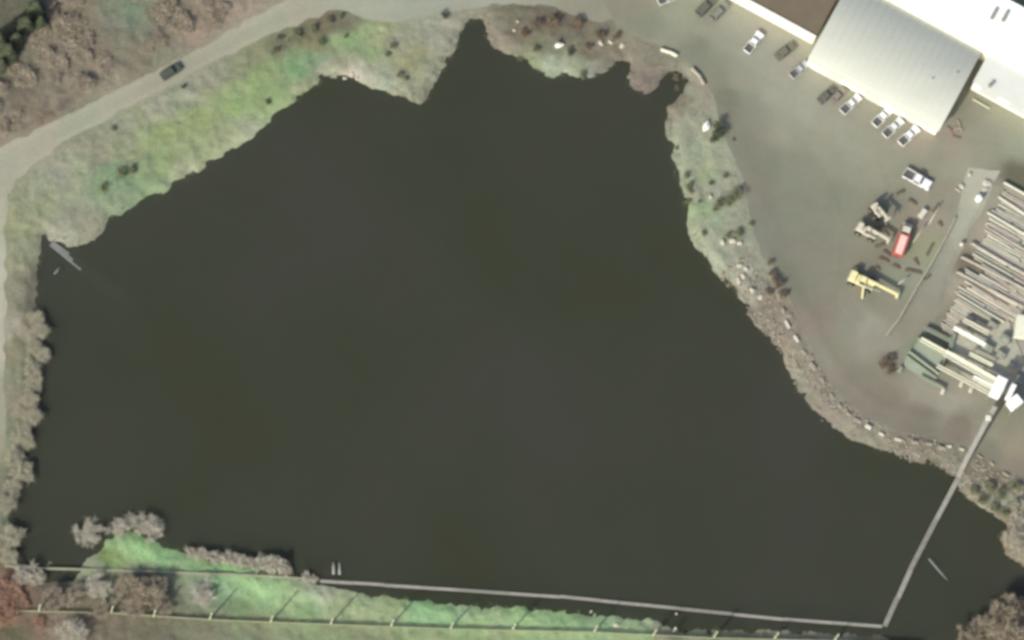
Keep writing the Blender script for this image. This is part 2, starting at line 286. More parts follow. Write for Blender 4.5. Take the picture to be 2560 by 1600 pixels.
# what grows or lies where (map point, colour of the cover)
GROUND = [
 (0,60,112,110,92),(60,30,110,110,92),(110,120,130,124,108),(30,200,122,116,100),(200,40,138,126,106),(280,60,128,128,110),(330,30,120,134,110),(380,80,124,126,108),(240,120,134,122,104),(150,160,138,130,114),(330,170,136,126,108),(60,260,126,116,100),(150,240,138,128,112),(220,200,146,136,118),(280,200,152,144,124),(420,60,134,124,108),(520,20,146,132,114),(480,80,158,142,124),(560,50,160,146,128),(620,20,160,146,128),(30,310,150,140,122),(90,290,138,126,108),(680,5,158,148,128),
 (150,430,160,158,138),(100,520,152,156,124),(60,560,150,152,118),(50,640,150,152,124),(70,720,128,124,106),(95,760,124,120,104),(40,720,146,144,122),(30,830,170,164,144),(45,870,140,136,110),(60,940,138,140,114),(40,1010,146,140,120),(60,1080,134,138,110),(30,1130,148,148,122),(40,1200,124,122,104),(20,1300,132,134,112),(-60,900,150,144,124),(-60,1400,128,116,98),
 (200,450,150,158,128),(260,470,134,156,118),(300,440,130,158,122),(300,490,140,156,124),(350,430,142,160,118),(220,520,150,154,130),(180,560,154,154,132),(230,580,150,148,126),(150,600,160,160,140),(130,480,156,160,132),(310,380,152,158,124),(360,350,150,162,118),(420,320,150,164,112),(420,400,146,164,116),(480,360,154,164,122),(460,420,164,166,138),(500,300,150,164,112),(400,270,158,160,138),(320,330,152,150,128),(260,380,150,148,126),(480,230,156,158,136),(540,190,152,152,130),(560,240,150,164,116),(600,270,146,168,112),(640,210,148,168,114),(560,330,156,162,126),(620,330,164,168,140),(600,180,142,146,116),(680,180,142,158,110),(700,240,148,168,118),(740,170,130,162,116),(780,150,136,160,122),(760,220,152,158,124),(810,180,160,160,138),
 (650,140,140,142,112),(700,110,128,128,102),(760,80,124,120,96),(820,50,122,112,94),(870,50,128,124,104),(780,110,134,132,100),(840,100,146,160,118),(880,100,144,168,116),(920,80,150,164,120),(960,80,154,160,122),(930,130,142,160,118),(850,150,156,158,130),(990,100,154,154,130),(1010,150,154,154,118),(1050,100,152,152,130),(1060,140,150,152,116),(1040,180,154,156,122),(960,170,160,162,136),(900,180,172,170,148),(880,192,184,178,158),(960,210,160,164,142),(1020,220,150,150,128),(1050,240,140,140,120),(1080,180,160,162,138),(1100,110,160,160,140),(1130,60,164,162,142),(1060,60,160,162,140),(1170,40,152,150,130),
 (1220,60,146,140,122),(1250,40,130,126,106),(1240,100,148,140,124),(1280,60,124,116,98),(1300,30,120,118,98),(1340,60,120,110,96),(1320,90,130,122,102),(1280,110,138,128,112),(1270,135,156,152,134),(1380,60,114,106,92),(1440,60,118,110,96),(1420,90,124,120,102),(1350,120,128,130,104),(1340,150,142,150,116),(1380,160,160,168,144),(1410,175,170,178,154),(1390,130,132,138,112),(1450,175,150,158,130),(1470,140,132,122,104),(1500,90,130,122,104),(1530,140,134,126,108),(1480,180,150,150,134),(1550,100,142,136,112),(1600,130,140,134,116),(1640,140,138,134,116),(1600,180,134,124,110),(1620,220,132,120,108),(1580,210,136,130,116),(1680,150,140,138,118),(1690,200,104,92,78),(1720,180,150,148,128),(1740,220,152,150,130),(1700,250,140,132,114),(1760,240,158,152,132),(1680,290,148,142,124),(1700,330,152,154,130),(1730,300,160,160,138),(1790,310,160,162,140),(1700,380,150,156,132),(1740,380,160,168,144),(1770,400,158,166,134),(1800,370,162,164,142),(1720,430,150,156,132),(1760,440,154,166,130),(1820,440,156,158,136),(1740,480,152,152,130),(1780,470,156,158,138),(1850,480,150,148,130),(1750,520,150,168,128),(1790,560,156,168,138),(1840,540,152,156,134),(1740,570,158,164,136),(1770,610,164,166,144),(1850,600,150,154,132),(1800,640,164,166,144),(1840,660,172,172,150),(1880,640,152,152,132),(1860,690,178,176,156),(1820,690,156,158,136),(1870,740,158,158,140),(1900,700,148,146,128),(1910,760,146,136,122),(1880,780,148,138,124),(1950,800,150,140,124),(1940,850,144,134,118),(1980,890,150,144,124),(1990,940,152,150,130),(2030,960,146,138,122),(2020,1000,146,142,122),(2070,1010,150,142,126),(2080,1060,146,138,124),(2130,1060,156,148,132),(2150,1090,146,142,124),(2200,1110,146,142,122),(2270,1130,138,130,114),(2330,1140,134,126,110),(2370,1150,138,134,116),(2390,1180,140,136,120),(2430,1180,130,122,104),(2480,1200,138,128,108),(2450,1240,162,158,136),(2500,1260,164,164,142),(2540,1240,148,148,126),(2540,1320,140,124,106),(2540,1380,146,132,112),(2600,1300,146,138,120),
 (300,1340,134,162,116),(350,1370,138,172,116),(420,1400,136,170,118),(480,1410,138,168,118),(280,1390,124,146,92),(230,1410,152,160,130),(560,1430,136,172,120),(640,1440,138,170,118),(240,1480,130,132,108),(200,1500,126,122,102),(140,1490,124,114,100),(320,1470,122,112,96),(380,1480,114,104,90),(350,1440,124,124,106),(440,1450,134,138,112),(500,1480,140,146,128),(560,1470,134,164,124),(620,1470,142,172,120),(600,1520,130,150,108),(680,1480,144,174,124),(740,1490,144,166,120),(780,1470,160,166,140),(760,1520,138,164,116),(830,1480,160,164,138),(860,1520,144,158,116),(920,1500,148,162,122),(980,1510,144,158,114),(960,1540,142,156,116),(1040,1520,134,168,120),(1100,1530,134,168,120),(1180,1520,148,166,126),(1200,1550,142,164,116),(1300,1540,144,170,120),(1400,1550,138,168,118),(1500,1550,140,164,122),(1600,1560,148,164,126),(1660,1580,140,140,118),(1750,1585,148,158,128),(1850,1590,140,140,114),(1980,1580,146,142,122),(2100,1590,140,140,124),(2180,1595,130,130,104),
 (30,1480,138,106,88),(20,1530,140,104,86),(60,1550,132,110,92),(100,1530,128,112,94),(40,1590,104,100,78),(150,1560,136,122,106),(220,1560,128,118,102),(300,1560,124,116,98),(400,1570,120,116,96),(500,1580,130,130,106),(560,1560,132,134,108),(640,1570,134,138,110),(720,1590,136,146,112),(820,1590,144,156,118),(950,1590,142,150,116),(1080,1595,146,160,120),(1250,1595,142,154,116),(1400,1600,148,166,124),(1600,1605,140,160,118),(1800,1610,136,140,110),(2000,1612,134,130,108),(2250,1625,128,128,102),(2400,1610,128,122,102),(2480,1560,134,124,106),(2560,1560,120,108,88),(2560,1480,112,104,86),
 (1280,1720,140,150,114),(300,1700,126,116,98),(2300,1720,130,120,100),(2720,1500,130,120,100),
]
YARDC = [(1560,20,140,136,118),(1480,20,150,140,122),(1620,60,136,138,118),(1700,60,150,152,130),(1760,60,148,150,130),(1830,60,158,158,140),(1880,60,158,156,140),(1680,90,146,146,126),(1740,120,134,134,116),(1820,110,150,150,132),(1900,140,156,156,140),(1960,170,160,158,142),(1800,170,140,140,120),(1860,200,148,148,128),(1940,230,156,156,138),(2020,260,158,158,140),(2080,300,156,154,138),(1820,250,130,130,112),(1880,280,140,140,122),(1960,320,152,150,132),(2060,360,150,150,130),(2160,370,152,152,132),(1860,360,134,134,116),(1920,420,132,132,114),(2000,420,138,138,120),(2100,420,146,146,126),(2200,410,150,150,130),(1880,470,138,134,118),(1920,520,132,132,116),(2000,520,134,134,116),(2080,500,134,134,116),(1960,620,132,132,116),(2040,620,134,132,116),(2000,720,132,130,112),(2060,760,136,130,114),(2040,830,144,134,120),(2100,700,136,134,116),(2140,800,142,138,122),(2180,810,156,152,136),(2100,880,142,138,120),(2180,860,150,146,130),(2150,950,138,130,114),(2240,920,140,134,116),(2220,1000,134,126,110),(2300,970,154,148,132),(2300,1050,128,122,106),(2380,1000,158,154,138),(2400,1060,130,122,108),(2460,1080,146,144,128),(2520,1060,140,136,116),(2540,1120,150,142,120),(2480,1130,132,128,110),(2560,1160,140,130,114),(2300,330,158,150,134),(2380,340,156,148,132),(2420,300,142,140,122),(2400,260,130,130,112),(2500,320,148,148,130),(2540,360,150,152,132),(2460,380,150,148,128),(2340,390,148,146,126),(2400,420,154,152,132),(2260,480,142,140,122),(2340,480,150,142,124),(2200,540,140,138,120),(2280,560,152,142,124),(2330,560,158,150,132),(2300,610,152,154,122),(2340,620,154,156,126),(2230,640,142,136,118),(2180,650,136,134,116),(2240,690,142,148,126),(2290,690,150,150,132),(2200,760,140,136,118),(2540,20,140,140,124),(2480,600,168,158,142),(2430,660,120,112,96),(2420,720,168,160,142),(2480,780,168,160,144),(2400,790,140,134,114),(2540,440,108,106,88),(2500,500,156,152,134),(2540,900,170,164,150),(2480,880,168,160,148),(2340,860,130,132,112),(2300,900,138,146,126),(2380,960,150,146,128),(2700,600,150,142,126),(2700,1000,150,142,126)]
LANEC = [(2440,450,180,178,160),(2420,500,176,174,154),(2400,560,174,172,152),(2360,640,158,155,138),(2330,700,152,149,132),(2300,760,150,145,128),(2270,810,146,140,122),(2230,860,152,146,130)]
ROADC = [(0,420,166,164,144),(80,360,168,162,142),(200,300,164,164,142),(330,240,164,160,140),(450,170,162,158,138),(560,110,164,162,140),(660,60,166,164,142),(760,30,168,164,144),(900,20,164,166,146),(1050,10,160,162,144),(1200,0,160,160,142),(1350,0,156,154,136),(1430,20,152,146,128),(1520,40,148,146,128),(0,520,170,168,146),(5,700,178,176,156),(0,850,184,176,158),(0,1000,160,156,136),(0,1150,156,150,128)]
def idw(P, samples, pw=2.6, soft=1.2):
    S = np.array([[G(x, y).x, G(x, y).y] for x, y, *_ in samples]); K = np.array([[s2l(c) for c in s[2:]] for s in samples])
    K = K * .9 + K.mean(1, keepdims=True) * np.array([[.095, .105, .085]])     # dry, dusty cover: muted hues
    out = np.zeros((len(P), 3)); ws = np.zeros(len(P))
    for s, k in zip(S, K):
        w = 1.0 / (((P - s) ** 2).sum(1) + soft) ** (pw / 2 * 1.4); out += w[:, None] * k; ws += w
    return out / ws[:, None]
ALB = 0.87      # overall reflectance scale
def streaks(P, c, lines):
    for pts, half, gain in lines:
        W_ = np.array([[G(x, y).x, G(x, y).y] for x, y in pts]); d = np.full(len(P), 1e9)
        for a, b in zip(W_[:-1], W_[1:]):
            ab = b - a; t = np.clip(((P - a) @ ab) / (ab @ ab), 0, 1)[:, None]; d = np.minimum(d, np.sqrt(((P - a - t * ab) ** 2).sum(1)))
        w = np.clip(1.3 - d / half, 0, 1) * (.75 + .25 * vnoise(P, 4.0, int(half * 100) + len(pts)))
        c = c * (1 + (gain - 1) * w)[:, None]
    return c
def set_cover(me, P, samples, lines=(), mud=None):
    # the sampling points wander a little, so that patches get ragged edges
    Q = P + np.stack([vnoise(P, 3.0, 11) + .6 * vnoise(P, 1.1, 12), vnoise(P, 3.0, 13) + .6 * vnoise(P, 1.1, 14)], 1) * .9
    c = streaks(P, idw(Q, samples) * ALB, lines)
    if mud is not None: c = c * (1 - mud[:, None]) + np.array([[.042, .041, .028]]) * mud[:, None]
    a = me.color_attributes.new('cover', 'FLOAT_COLOR', 'POINT')
    a.data.foreach_set('color', np.concatenate([c, np.ones((len(c), 1))], 1).astype(np.float32).ravel())

shore_w = poly_w(SHORE, WZ); road_w = poly_w(ROAD); yard_w = poly_w(YARD); lane_w = poly_w(LANE)

# ------------------------------------------------------------------ ground sheet
def terrain_z(P):
    wob = .45 * vnoise(P, 1.6, 1) + .25 * vnoise(P, .7, 2)
    d = -sdist(P, shore_w) + wob                                   # positive on land
    hard = np.maximum(np.maximum(sdist(P, road_w), sdist(P, yard_w)), -40)
    t = np.clip(d / 3.2, 0, 1); z = WZ - .05 + (-WZ + .05) * t * t * (3 - 2 * t) + np.clip(d, 0, .6) * .12
    z = np.where(d < 0, WZ - .05 + np.maximum(d * .45, -3), z)
    rough = np.clip(d / .8, 0, 1) * np.clip(-hard / 1.5, 0, 1)
    z = z + rough * (.16 * vnoise(P, 2.3, 3) + .12 * vnoise(P, 1.0, 4) + .05 * vnoise(P, .5, 5))
    z = np.where(hard > -.9, np.minimum(z, .012), z); z = np.where(hard > 1.3, np.minimum(z, -.22), z)
    return z, d, hard
GLINES = [([(300,1370),(480,1410),(700,1475),(900,1520),(1200,1545),(1640,1570)], 4.0, 1.42), ([(150,600),(260,560),(370,475),(500,415),(620,335),(690,270),(800,195)], 1.3, 1.14), ([(810,180),(900,190),(980,225),(1045,250)], 1.4, 1.1), ([(1320,140),(1400,185),(1480,185)], 1.3, 1.12), ([(1690,300),(1700,440),(1735,580),(1800,670),(1870,760)], 1.4, 1.1), ([(20,330),(120,292),(230,205),(300,180)], .7, .8), ([(690,115),(780,90),(870,55)], 1.2, .9), ([(60,620),(66,700),(64,780)], .35, .82), ([(44,620),(48,700),(46,780)], .3, .88), ([(54,800),(60,900),(50,1010),(44,1120)], .4, .85), ([(300,1385),(240,1378)], .8, .75)]
RLINES = [([(-5,380),(110,323),(222,271),(317,221),(481,137),(640,51),(725,2)], .55, 1.1), ([(40,440),(95,400),(160,345),(225,314),(320,260),(413,214),(500,165),(600,115),(666,85),(746,53)], .5, 1.1), ([(0,415),(100,365),(220,300),(330,242),(470,168),(560,118),(660,64),(760,22)], .5, .95), ([(900,25),(1050,12),(1200,0),(1370,5)], .6, 1.07), ([(8,470),(0,600),(2,800)], .5, 1.08)]
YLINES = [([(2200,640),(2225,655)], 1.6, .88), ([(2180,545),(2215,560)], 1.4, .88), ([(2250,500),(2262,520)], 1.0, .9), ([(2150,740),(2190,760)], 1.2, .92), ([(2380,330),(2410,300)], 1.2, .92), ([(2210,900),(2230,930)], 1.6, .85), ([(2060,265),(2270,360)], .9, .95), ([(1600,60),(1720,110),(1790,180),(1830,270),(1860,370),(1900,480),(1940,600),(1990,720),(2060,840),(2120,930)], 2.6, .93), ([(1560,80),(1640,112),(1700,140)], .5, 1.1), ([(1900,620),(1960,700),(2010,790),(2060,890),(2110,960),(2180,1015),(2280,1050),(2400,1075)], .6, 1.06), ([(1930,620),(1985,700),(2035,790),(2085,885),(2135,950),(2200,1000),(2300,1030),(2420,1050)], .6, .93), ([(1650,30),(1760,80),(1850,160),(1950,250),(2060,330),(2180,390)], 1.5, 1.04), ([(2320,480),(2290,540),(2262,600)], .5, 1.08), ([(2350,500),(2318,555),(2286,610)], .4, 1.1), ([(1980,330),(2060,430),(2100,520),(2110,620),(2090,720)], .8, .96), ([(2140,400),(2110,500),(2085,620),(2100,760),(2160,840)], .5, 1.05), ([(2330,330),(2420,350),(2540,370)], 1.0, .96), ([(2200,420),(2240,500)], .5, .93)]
def build_ground():
    fx = np.arange(-126, 126.01, .5); fy = np.arange(-84, 84.01, .5)
    xs = np.concatenate([[-4000, -1500, -600, -300, -180, -140], fx, [140, 180, 300, 600, 1500, 4000]])
    ys = np.concatenate([[-4000, -1500, -600, -300, -140, -100], fy, [100, 140, 300, 600, 1500, 4000]])
    X, Y = np.meshgrid(xs, ys); P = np.stack([X.ravel(), Y.ravel()], 1)
    z, d, hard = terrain_z(P)
    nx, ny = len(xs), len(ys)
    idx = np.arange(nx * ny).reshape(ny, nx)
    F = np.stack([idx[:-1, :-1], idx[:-1, 1:], idx[1:, 1:], idx[1:, :-1]], -1).reshape(-1, 4)
    me = bpy.data.meshes.new('ground'); me.vertices.add(len(P)); me.vertices.foreach_set('co', np.concatenate([P, z[:, None]], 1).astype(np.float32).ravel())
    me.loops.add(F.size); me.loops.foreach_set('vertex_index', F.astype(np.int32).ravel())
    me.polygons.add(len(F)); me.polygons.foreach_set('loop_start', np.arange(0, F.size, 4, dtype=np.int32)); me.polygons.foreach_set('loop_total', np.full(len(F), 4, np.int32))
    me.update(calc_edges=True); me.validate()
    set_cover(me, P, GROUND, GLINES, np.clip(-d / .5, 0, 1)); me.materials.append(M['ground'])
    me.polygons.foreach_set('use_smooth', np.ones(len(F), bool))
    tag(link('ground', me), 'grassy and bare earth banks round the pond', None, None, 'structure')
build_ground()

def sheet(name, poly, samples, z, material, label, jitter=.35, step=1.6, seed=3, lines=()):
    pts = []
    n = len(poly)
    for i in range(n):
        a, b = poly[i], poly[(i + 1) % n]; L_ = np.linalg.norm(b - a); k = max(1, int(L_ / .9))
        for j in range(k): pts.append(a + (b - a) * j / k)
    pts = np.array(pts); pts = pts + np.stack([vnoise(pts, 2.2, seed) + .5 * vnoise(pts, .9, seed + 1), vnoise(pts, 2.2, seed + 2) + .5 * vnoise(pts, .9, seed + 3)], 1) * jitter
    lo_, hi_ = pts.min(0), pts.max(0)
    X, Y = np.meshgrid(np.arange(lo_[0], hi_[0], step), np.arange(lo_[1], hi_[1], step)); I = np.stack([X.ravel(), Y.ravel()], 1)
    I = I[sdist(I, pts) > step * .4]
    allp = [Vector(p) for p in pts] + [Vector(p) for p in I]; m = len(pts)
    v, e, f, *_ = delaunay_2d_cdt(allp, [(i, (i + 1) % m) for i in range(m)], [], 1, 1e-5)
    V = np.array([[p.x, p.y] for p in v])
    me = bpy.data.meshes.new(name); me.from_pydata([(p[0], p[1], z) for p in V], [], [tuple(q) for q in f])
    bm = bmesh.new(); bm.from_mesh(me)
    for ff in bm.faces:
        if ff.normal.z < 0: ff.normal_flip()
    bm.to_mesh(me); bm.free()
    set_cover(me, V, samples, lines); me.materials.append(material)
    return tag(link(name, me), label, None, None, 'structure')
sheet('road', road_w, ROADC, .03, M['gravel'], 'pale gravel road curving round the pond', .5, step=.8, lines=RLINES)
sheet('yard', yard_w, YARDC, .045, M['yard'], 'worn grey asphalt mill yard beside the pond', .4, step=1.0, seed=21, lines=YLINES)
sheet('access_lane', lane_w, LANEC, .06, M['yard'], 'paler paved lane between yard and log deck', .2, step=.8, seed=31, lines=[([(2395,520),(2372,590),(2338,652),(2297,720),(2252,798),(2220,842)], .45, .8), ([(2470,480),(2445,535),(2418,575),(2396,625),(2371,680),(2358,730),(2350,768)], .5, .85)])

wp = MB(); a_, b_ = shore_w.min(0) - 3, shore_w.max(0) + 3
wp.box(((a_[0] + b_[0]) / 2, (a_[1] + b_[1]) / 2, WZ - 4.0), (b_[0] - a_[0], b_[1] - a_[1], 8.0))
tag(wp.build('pond_water', M['water']), 'dark olive still water of the log pond', None, None, 'structure')

def gz(px, py):
    p = G(px, py); return float(terrain_z(np.array([[p.x, p.y]]))[0][0])
def on_land(px, py, dz=-.05):
    """stand on whatever surface is there"""
    z = gz(px, py)
    if True:
        p = np.array([[G(px, py).x, G(px, py).y]])
        if sdist(p, lane_w)[0] > 0: z = .06
        elif sdist(p, yard_w)[0] > 0: z = .045
        elif sdist(p, road_w)[0] > 0: z = .03
    p = G(px, py, z); return Vector((p.x, p.y, z + dz))

# ------------------------------------------------------------------ grass, reeds and brush
def blades(name, material, n, hmin, hmax, wmin, wmax, choose, samples, label, seed, lean=.5):
    rg = np.random.default_rng(seed)
    xy = np.stack([rg.uniform(-118, 118, n), rg.uniform(-80, 80, n)], 1)
    z, d, hard = terrain_z(xy); ok = choose(xy, z, d, hard, rg); xy, z = xy[ok], z[ok]; k = len(xy)
    h = rg.uniform(hmin, hmax, k); w = rg.uniform(wmin, wmax, k); t = rg.uniform(0, 2 * np.pi, k); t2 = rg.uniform(0, 2 * np.pi, k); l = rg.uniform(.1, lean, k) * h
    dx, dy = np.cos(t) * w / 2, np.sin(t) * w / 2
    B = np.stack([np.stack([xy[:, 0] - dx, xy[:, 1] - dy, z - .04], 1), np.stack([xy[:, 0] + dx, xy[:, 1] + dy, z - .04], 1),
                  np.stack([xy[:, 0] + dx * .3 + np.cos(t2) * l, xy[:, 1] + dy * .3 + np.sin(t2) * l, z + h], 1)], 1)
    V = B.reshape(-1, 3)
    me = bpy.data.meshes.new(name); me.vertices.add(len(V)); me.vertices.foreach_set('co', V.astype(np.float32).ravel())
    me.loops.add(len(V)); me.loops.foreach_set('vertex_index', np.arange(len(V), dtype=np.int32))
    me.polygons.add(k); me.polygons.foreach_set('loop_start', np.arange(0, 3 * k, 3, dtype=np.int32)); me.polygons.foreach_set('loop_total', np.full(k, 3, np.int32))
    me.update(calc_edges=True)
    set_cover(me, np.repeat(xy, 3, 0), samples); me.materials.append(material)
    return tag(link(name, me), label, 'grass', None, 'stuff')
def inpoly(xy, pp): return sdist(xy, poly_w(pp)) > 0
blades('bank_grass', M['grass'], 170000, .1, .32, .08, .24, lambda xy, z, d, h, r: (d > .9) & (h < -.4), GROUND, 'short grass and weeds covering the pond banks', 5, .9)
blades('shore_reeds', M['grass'], 260000, .35, .9, .06, .16, lambda xy, z, d, h, r: (d > -.25) & (d < 1.6) & (h < -.3) & (vnoise(xy, 5, 40) > -.25), GROUND, 'pale dead reeds fringing the water edge', 6, .7)

# ------------------------------------------------------------------ trees and shrubs
def tube_path(mb, pts, r0, r1, n=5):
    k = len(pts) - 1
    for i in range(k):
        mb.cyl(pts[i], pts[i + 1], r0 + (r1 - r0) * i / k, r0 + (r1 - r0) * (i + 1) / k, n, cap=(i == k - 1))
def bare_tree(name, h, r, seed, twig_mat, ntwig=2600, nlimb=8, tw=(.05, .12), tl=(.4, 1.0), low=.28):
    rd = random.Random(seed); tb = MB(); tips = []
    top = Vector((rd.uniform(-.3, .3), rd.uniform(-.3, .3), h * low))
    tube_path(tb, [Vector((0, 0, -.3)), Vector((top.x * .5, top.y * .5, h * low * .5)), top], .045 * h + .06, .032 * h + .03, 7)
    for i in range(nlimb):
        a = 2 * math.pi * i / nlimb + rd.uniform(-.35, .35); rr = r * rd.uniform(.45, .92) * (1 if i % 3 else .45)
        e = Vector((rr * math.cos(a), rr * math.sin(a), h * rd.uniform(.62, .97) if i % 3 == 0 else h * rd.uniform(.45, .8)))
        b = top * rd.uniform(.6, 1.0)
        mid = b.lerp(e, .5) + Vector((rd.uniform(-.3, .3), rd.uniform(-.3, .3), rd.uniform(0, .4)))
        tube_path(tb, [b, mid, e], .02 * h, .007 * h, 5)
        for j in range(5):
            t = rd.uniform(.35, 1.0); q = b.lerp(mid, t * 2) if t < .5 else mid.lerp(e, t * 2 - 1)
            dv = Vector((rd.gauss(0, 1), rd.gauss(0, 1), rd.uniform(.1, 1.0))).normalized() * r * rd.uniform(.25, .5)
            e2 = q + dv; e2.z = min(e2.z, h); tube_path(tb, [q, e2], .008 * h, .003 * h, 4); tips.append((q, e2))
        tips.append((mid, e))
    cb = MB()
    for i in range(ntwig):
        q, e2 = rd.choice(tips); p = q.lerp(e2, rd.uniform(.25, 1.05)) + Vector((rd.gauss(0, .25), rd.gauss(0, .25), rd.gauss(0, .2)))
        o = Vector((p.x, p.y, .35 * (p.z - h * .5))); o = o.normalized() if o.length > .01 else Vector((0, 0, 1))
        dv = (o * .6 + Vector((rd.gauss(0, .7), rd.gauss(0, .7), rd.gauss(.25, .5)))).normalized() * rd.uniform(*tl)
        sd = dv.cross(Vector((rd.gauss(0, 1), rd.gauss(0, 1), rd.gauss(0, 1)))).normalized() * rd.uniform(*tw) / 2
        cb.add([p - sd, p + sd, p + dv * .6 + sd * .8, p + dv], [(0, 1, 2, 3)])
    root = empty(name); tb.build('trunk', M['bark'], root)
    me = bpy.data.meshes.new('crown'); me.from_pydata(cb.v, [], cb.f); me.materials.append(twig_mat); link('crown', me, root)
    return root
def shrub(name, h, r, seed, leaf, n=700, stems=7, ls=(.1, .26), squash=1.0):
    rd = random.Random(seed); tb = MB(); cl = []
    for i in range(stems):
        a = rd.uniform(0, 6.28); rr = r * rd.uniform(.2, .75); e = Vector((rr * math.cos(a), rr * math.sin(a), h * rd.uniform(.5, .85)))
        tube_path(tb, [Vector((e.x * .1, e.y * .1, -.15)), e * .55 + Vector((0, 0, .1)), e], .05, .02, 4); cl.append((e, r * rd.uniform(.3, .55)))
    cb = MB()
    for i in range(n):
        c, cr = rd.choice(cl); v = Vector((rd.gauss(0, 1), rd.gauss(0, 1), rd.gauss(0, 1) * squash)).normalized() * cr * rd.uniform(.35, 1.08)
        p = c + v; p.z = max(.05, min(p.z, h * 1.05))
        a = Vector((rd.gauss(0, 1), rd.gauss(0, 1), rd.gauss(0, .6))).normalized() * rd.uniform(*ls); b = a.cross(Vector((rd.gauss(0, 1), rd.gauss(0, 1), 1))).normalized() * a.length * rd.uniform(.35, .7)
        cb.add([p - a * .5, p + b * .5, p + a * .6, p - b * .5], [(0, 1, 2, 3)])
    root = empty(name); tb.build('stem', M['bark'], root)
    me = bpy.data.meshes.new('foliage'); me.from_pydata(cb.v, [], cb.f); me.materials.append(leaf); link('foliage', me, root)
    return root
def conifer(name, h, r, seed):
    rd = random.Random(seed); tb = MB(); tube_path(tb, [Vector((0, 0, -.3)), Vector((0, 0, h * .5)), Vector((0, 0, h))], .22, .03, 7)
    cb = MB()
    for i in range(2600):
        t = rd.random() ** 1.3; z = h * (.12 + .88 * t); rr = r * (1 - t) * rd.uniform(.25, 1.0) + .1; a = rd.choice(range(11)) * .571 + int(t * 9) * .3 + rd.gauss(0, .16)
        p = Vector((rr * math.cos(a), rr * math.sin(a), z - rr * .25 + rd.gauss(0, .12)))
        d = Vector((math.cos(a + rd.gauss(0, .5)), math.sin(a + rd.gauss(0, .5)), rd.gauss(-.2, .25))) * rd.uniform(.25, .6); s = d.cross(Vector((rd.gauss(0, .4), rd.gauss(0, .4), 1))).normalized() * rd.uniform(.06, .16)
        cb.add([p - s, p + s, p + d + s * .3, p + d - s * .3], [(0, 1, 2, 3)])
    root = empty(name); tb.build('trunk', M['bark'], root)
    me = bpy.data.meshes.new('crown'); me.from_pydata(cb.v, [], cb.f); me.materials.append(M['leaf_dark']); link('crown', me, root)
    return root
ORD = ['first', 'second', 'third', 'fourth', 'fifth', 'sixth', 'seventh', 'eighth', 'ninth', 'tenth', 'eleventh', 'twelfth', 'thirteenth', 'fourteenth', 'fifteenth', 'sixteenth', 'seventeenth', 'eighteenth', 'nineteenth', 'twentieth', 'twenty-first', 'twenty-second', 'twenty-third', 'twenty-fourth', 'twenty-fifth', 'twenty-sixth', 'twenty-seventh', 'twenty-eighth', 'twenty-ninth', 'thirtieth']
def counted(template, spots, axis):
    order = sorted(range(len(spots)), key=lambda i: spots[i][axis]); out = [''] * len(spots)
    for k, i in enumerate(order): out[i] = template.replace('#', ORD[k])
    return out
def put(proto_list, spots, labels, cat, group, base_r, used=set()):
    rd = random.Random(len(spots) * 7 + 1)
    for i, s in enumerate(spots):
        px, py, rpx = s[:3]; pr = proto_list[i % len(proto_list)]; k = rpx * MPP / base_r; loc = on_land(px, py)
        lab = labels[i] if isinstance(labels, (list, tuple)) else labels
        zk = s[3] if len(s) > 3 else 1.0
        if pr.name in used: o = copy_thing(pr, loc, rd.uniform(0, 6.28), (k, k, k * zk), lab, group)
        else:
            used.add(pr.name); o = pr; o.location = loc; o.rotation_euler = (0, 0, rd.uniform(0, 6.28)); o.scale = (k, k, k * zk); tag(o, lab, None, group)
        o['category'] = cat
# protos have unit crown radius of about 2.5 m
WIL = [bare_tree('willow_tree', 4.6, 2.5, s, M['twig_green'], 1900, 12, tw=(.04, .10), tl=(.5, 1.3)) for s in (1, 2, 3)]
BRO = [bare_tree('bare_tree', 6.0, 3.0, s, M['twig_brown'], 3200, 9, tw=(.05, .12)) for s in (4, 5)]
GRY = [bare_tree('bare_tree', 5.6, 3.0, s, M['twig_grey'], 1900, 11, tw=(.035, .09), tl=(.5, 1.2)) for s in (6, 7)]
REDT = [bare_tree('bare_bush', 3.0, 2.5, 8, M['twig_red'], 3000, 9, tw=(.07, .16), low=.15)]
BUS = [bare_tree('bare_bush', 2.3, 1.6, s, M['twig_grey'], 800, 8, tw=(.05, .12), tl=(.3, .7), low=.12) for s in (9, 10)]
BUB = [bare_tree('bare_bush', 2.0, 1.6, s, M['twig_brown'], 1100, 8, tw=(.05, .12), tl=(.3, .7), low=.12) for s in (11, 12)]
SHD = [shrub('shrub', 1.7, 1.2, s, M['leaf_dark'], 800) for s in (13, 14)]
SHO = [shrub('shrub', 1.2, 1.2, s, M['leaf_olive'], 700) for s in (15, 16)]
SHB = [shrub('shrub', 1.5, 1.2, 17, M['leaf_brown'], 800)]
CON = [conifer('evergreen_tree', 7.5, 2.2, s) for s in (18, 19)]

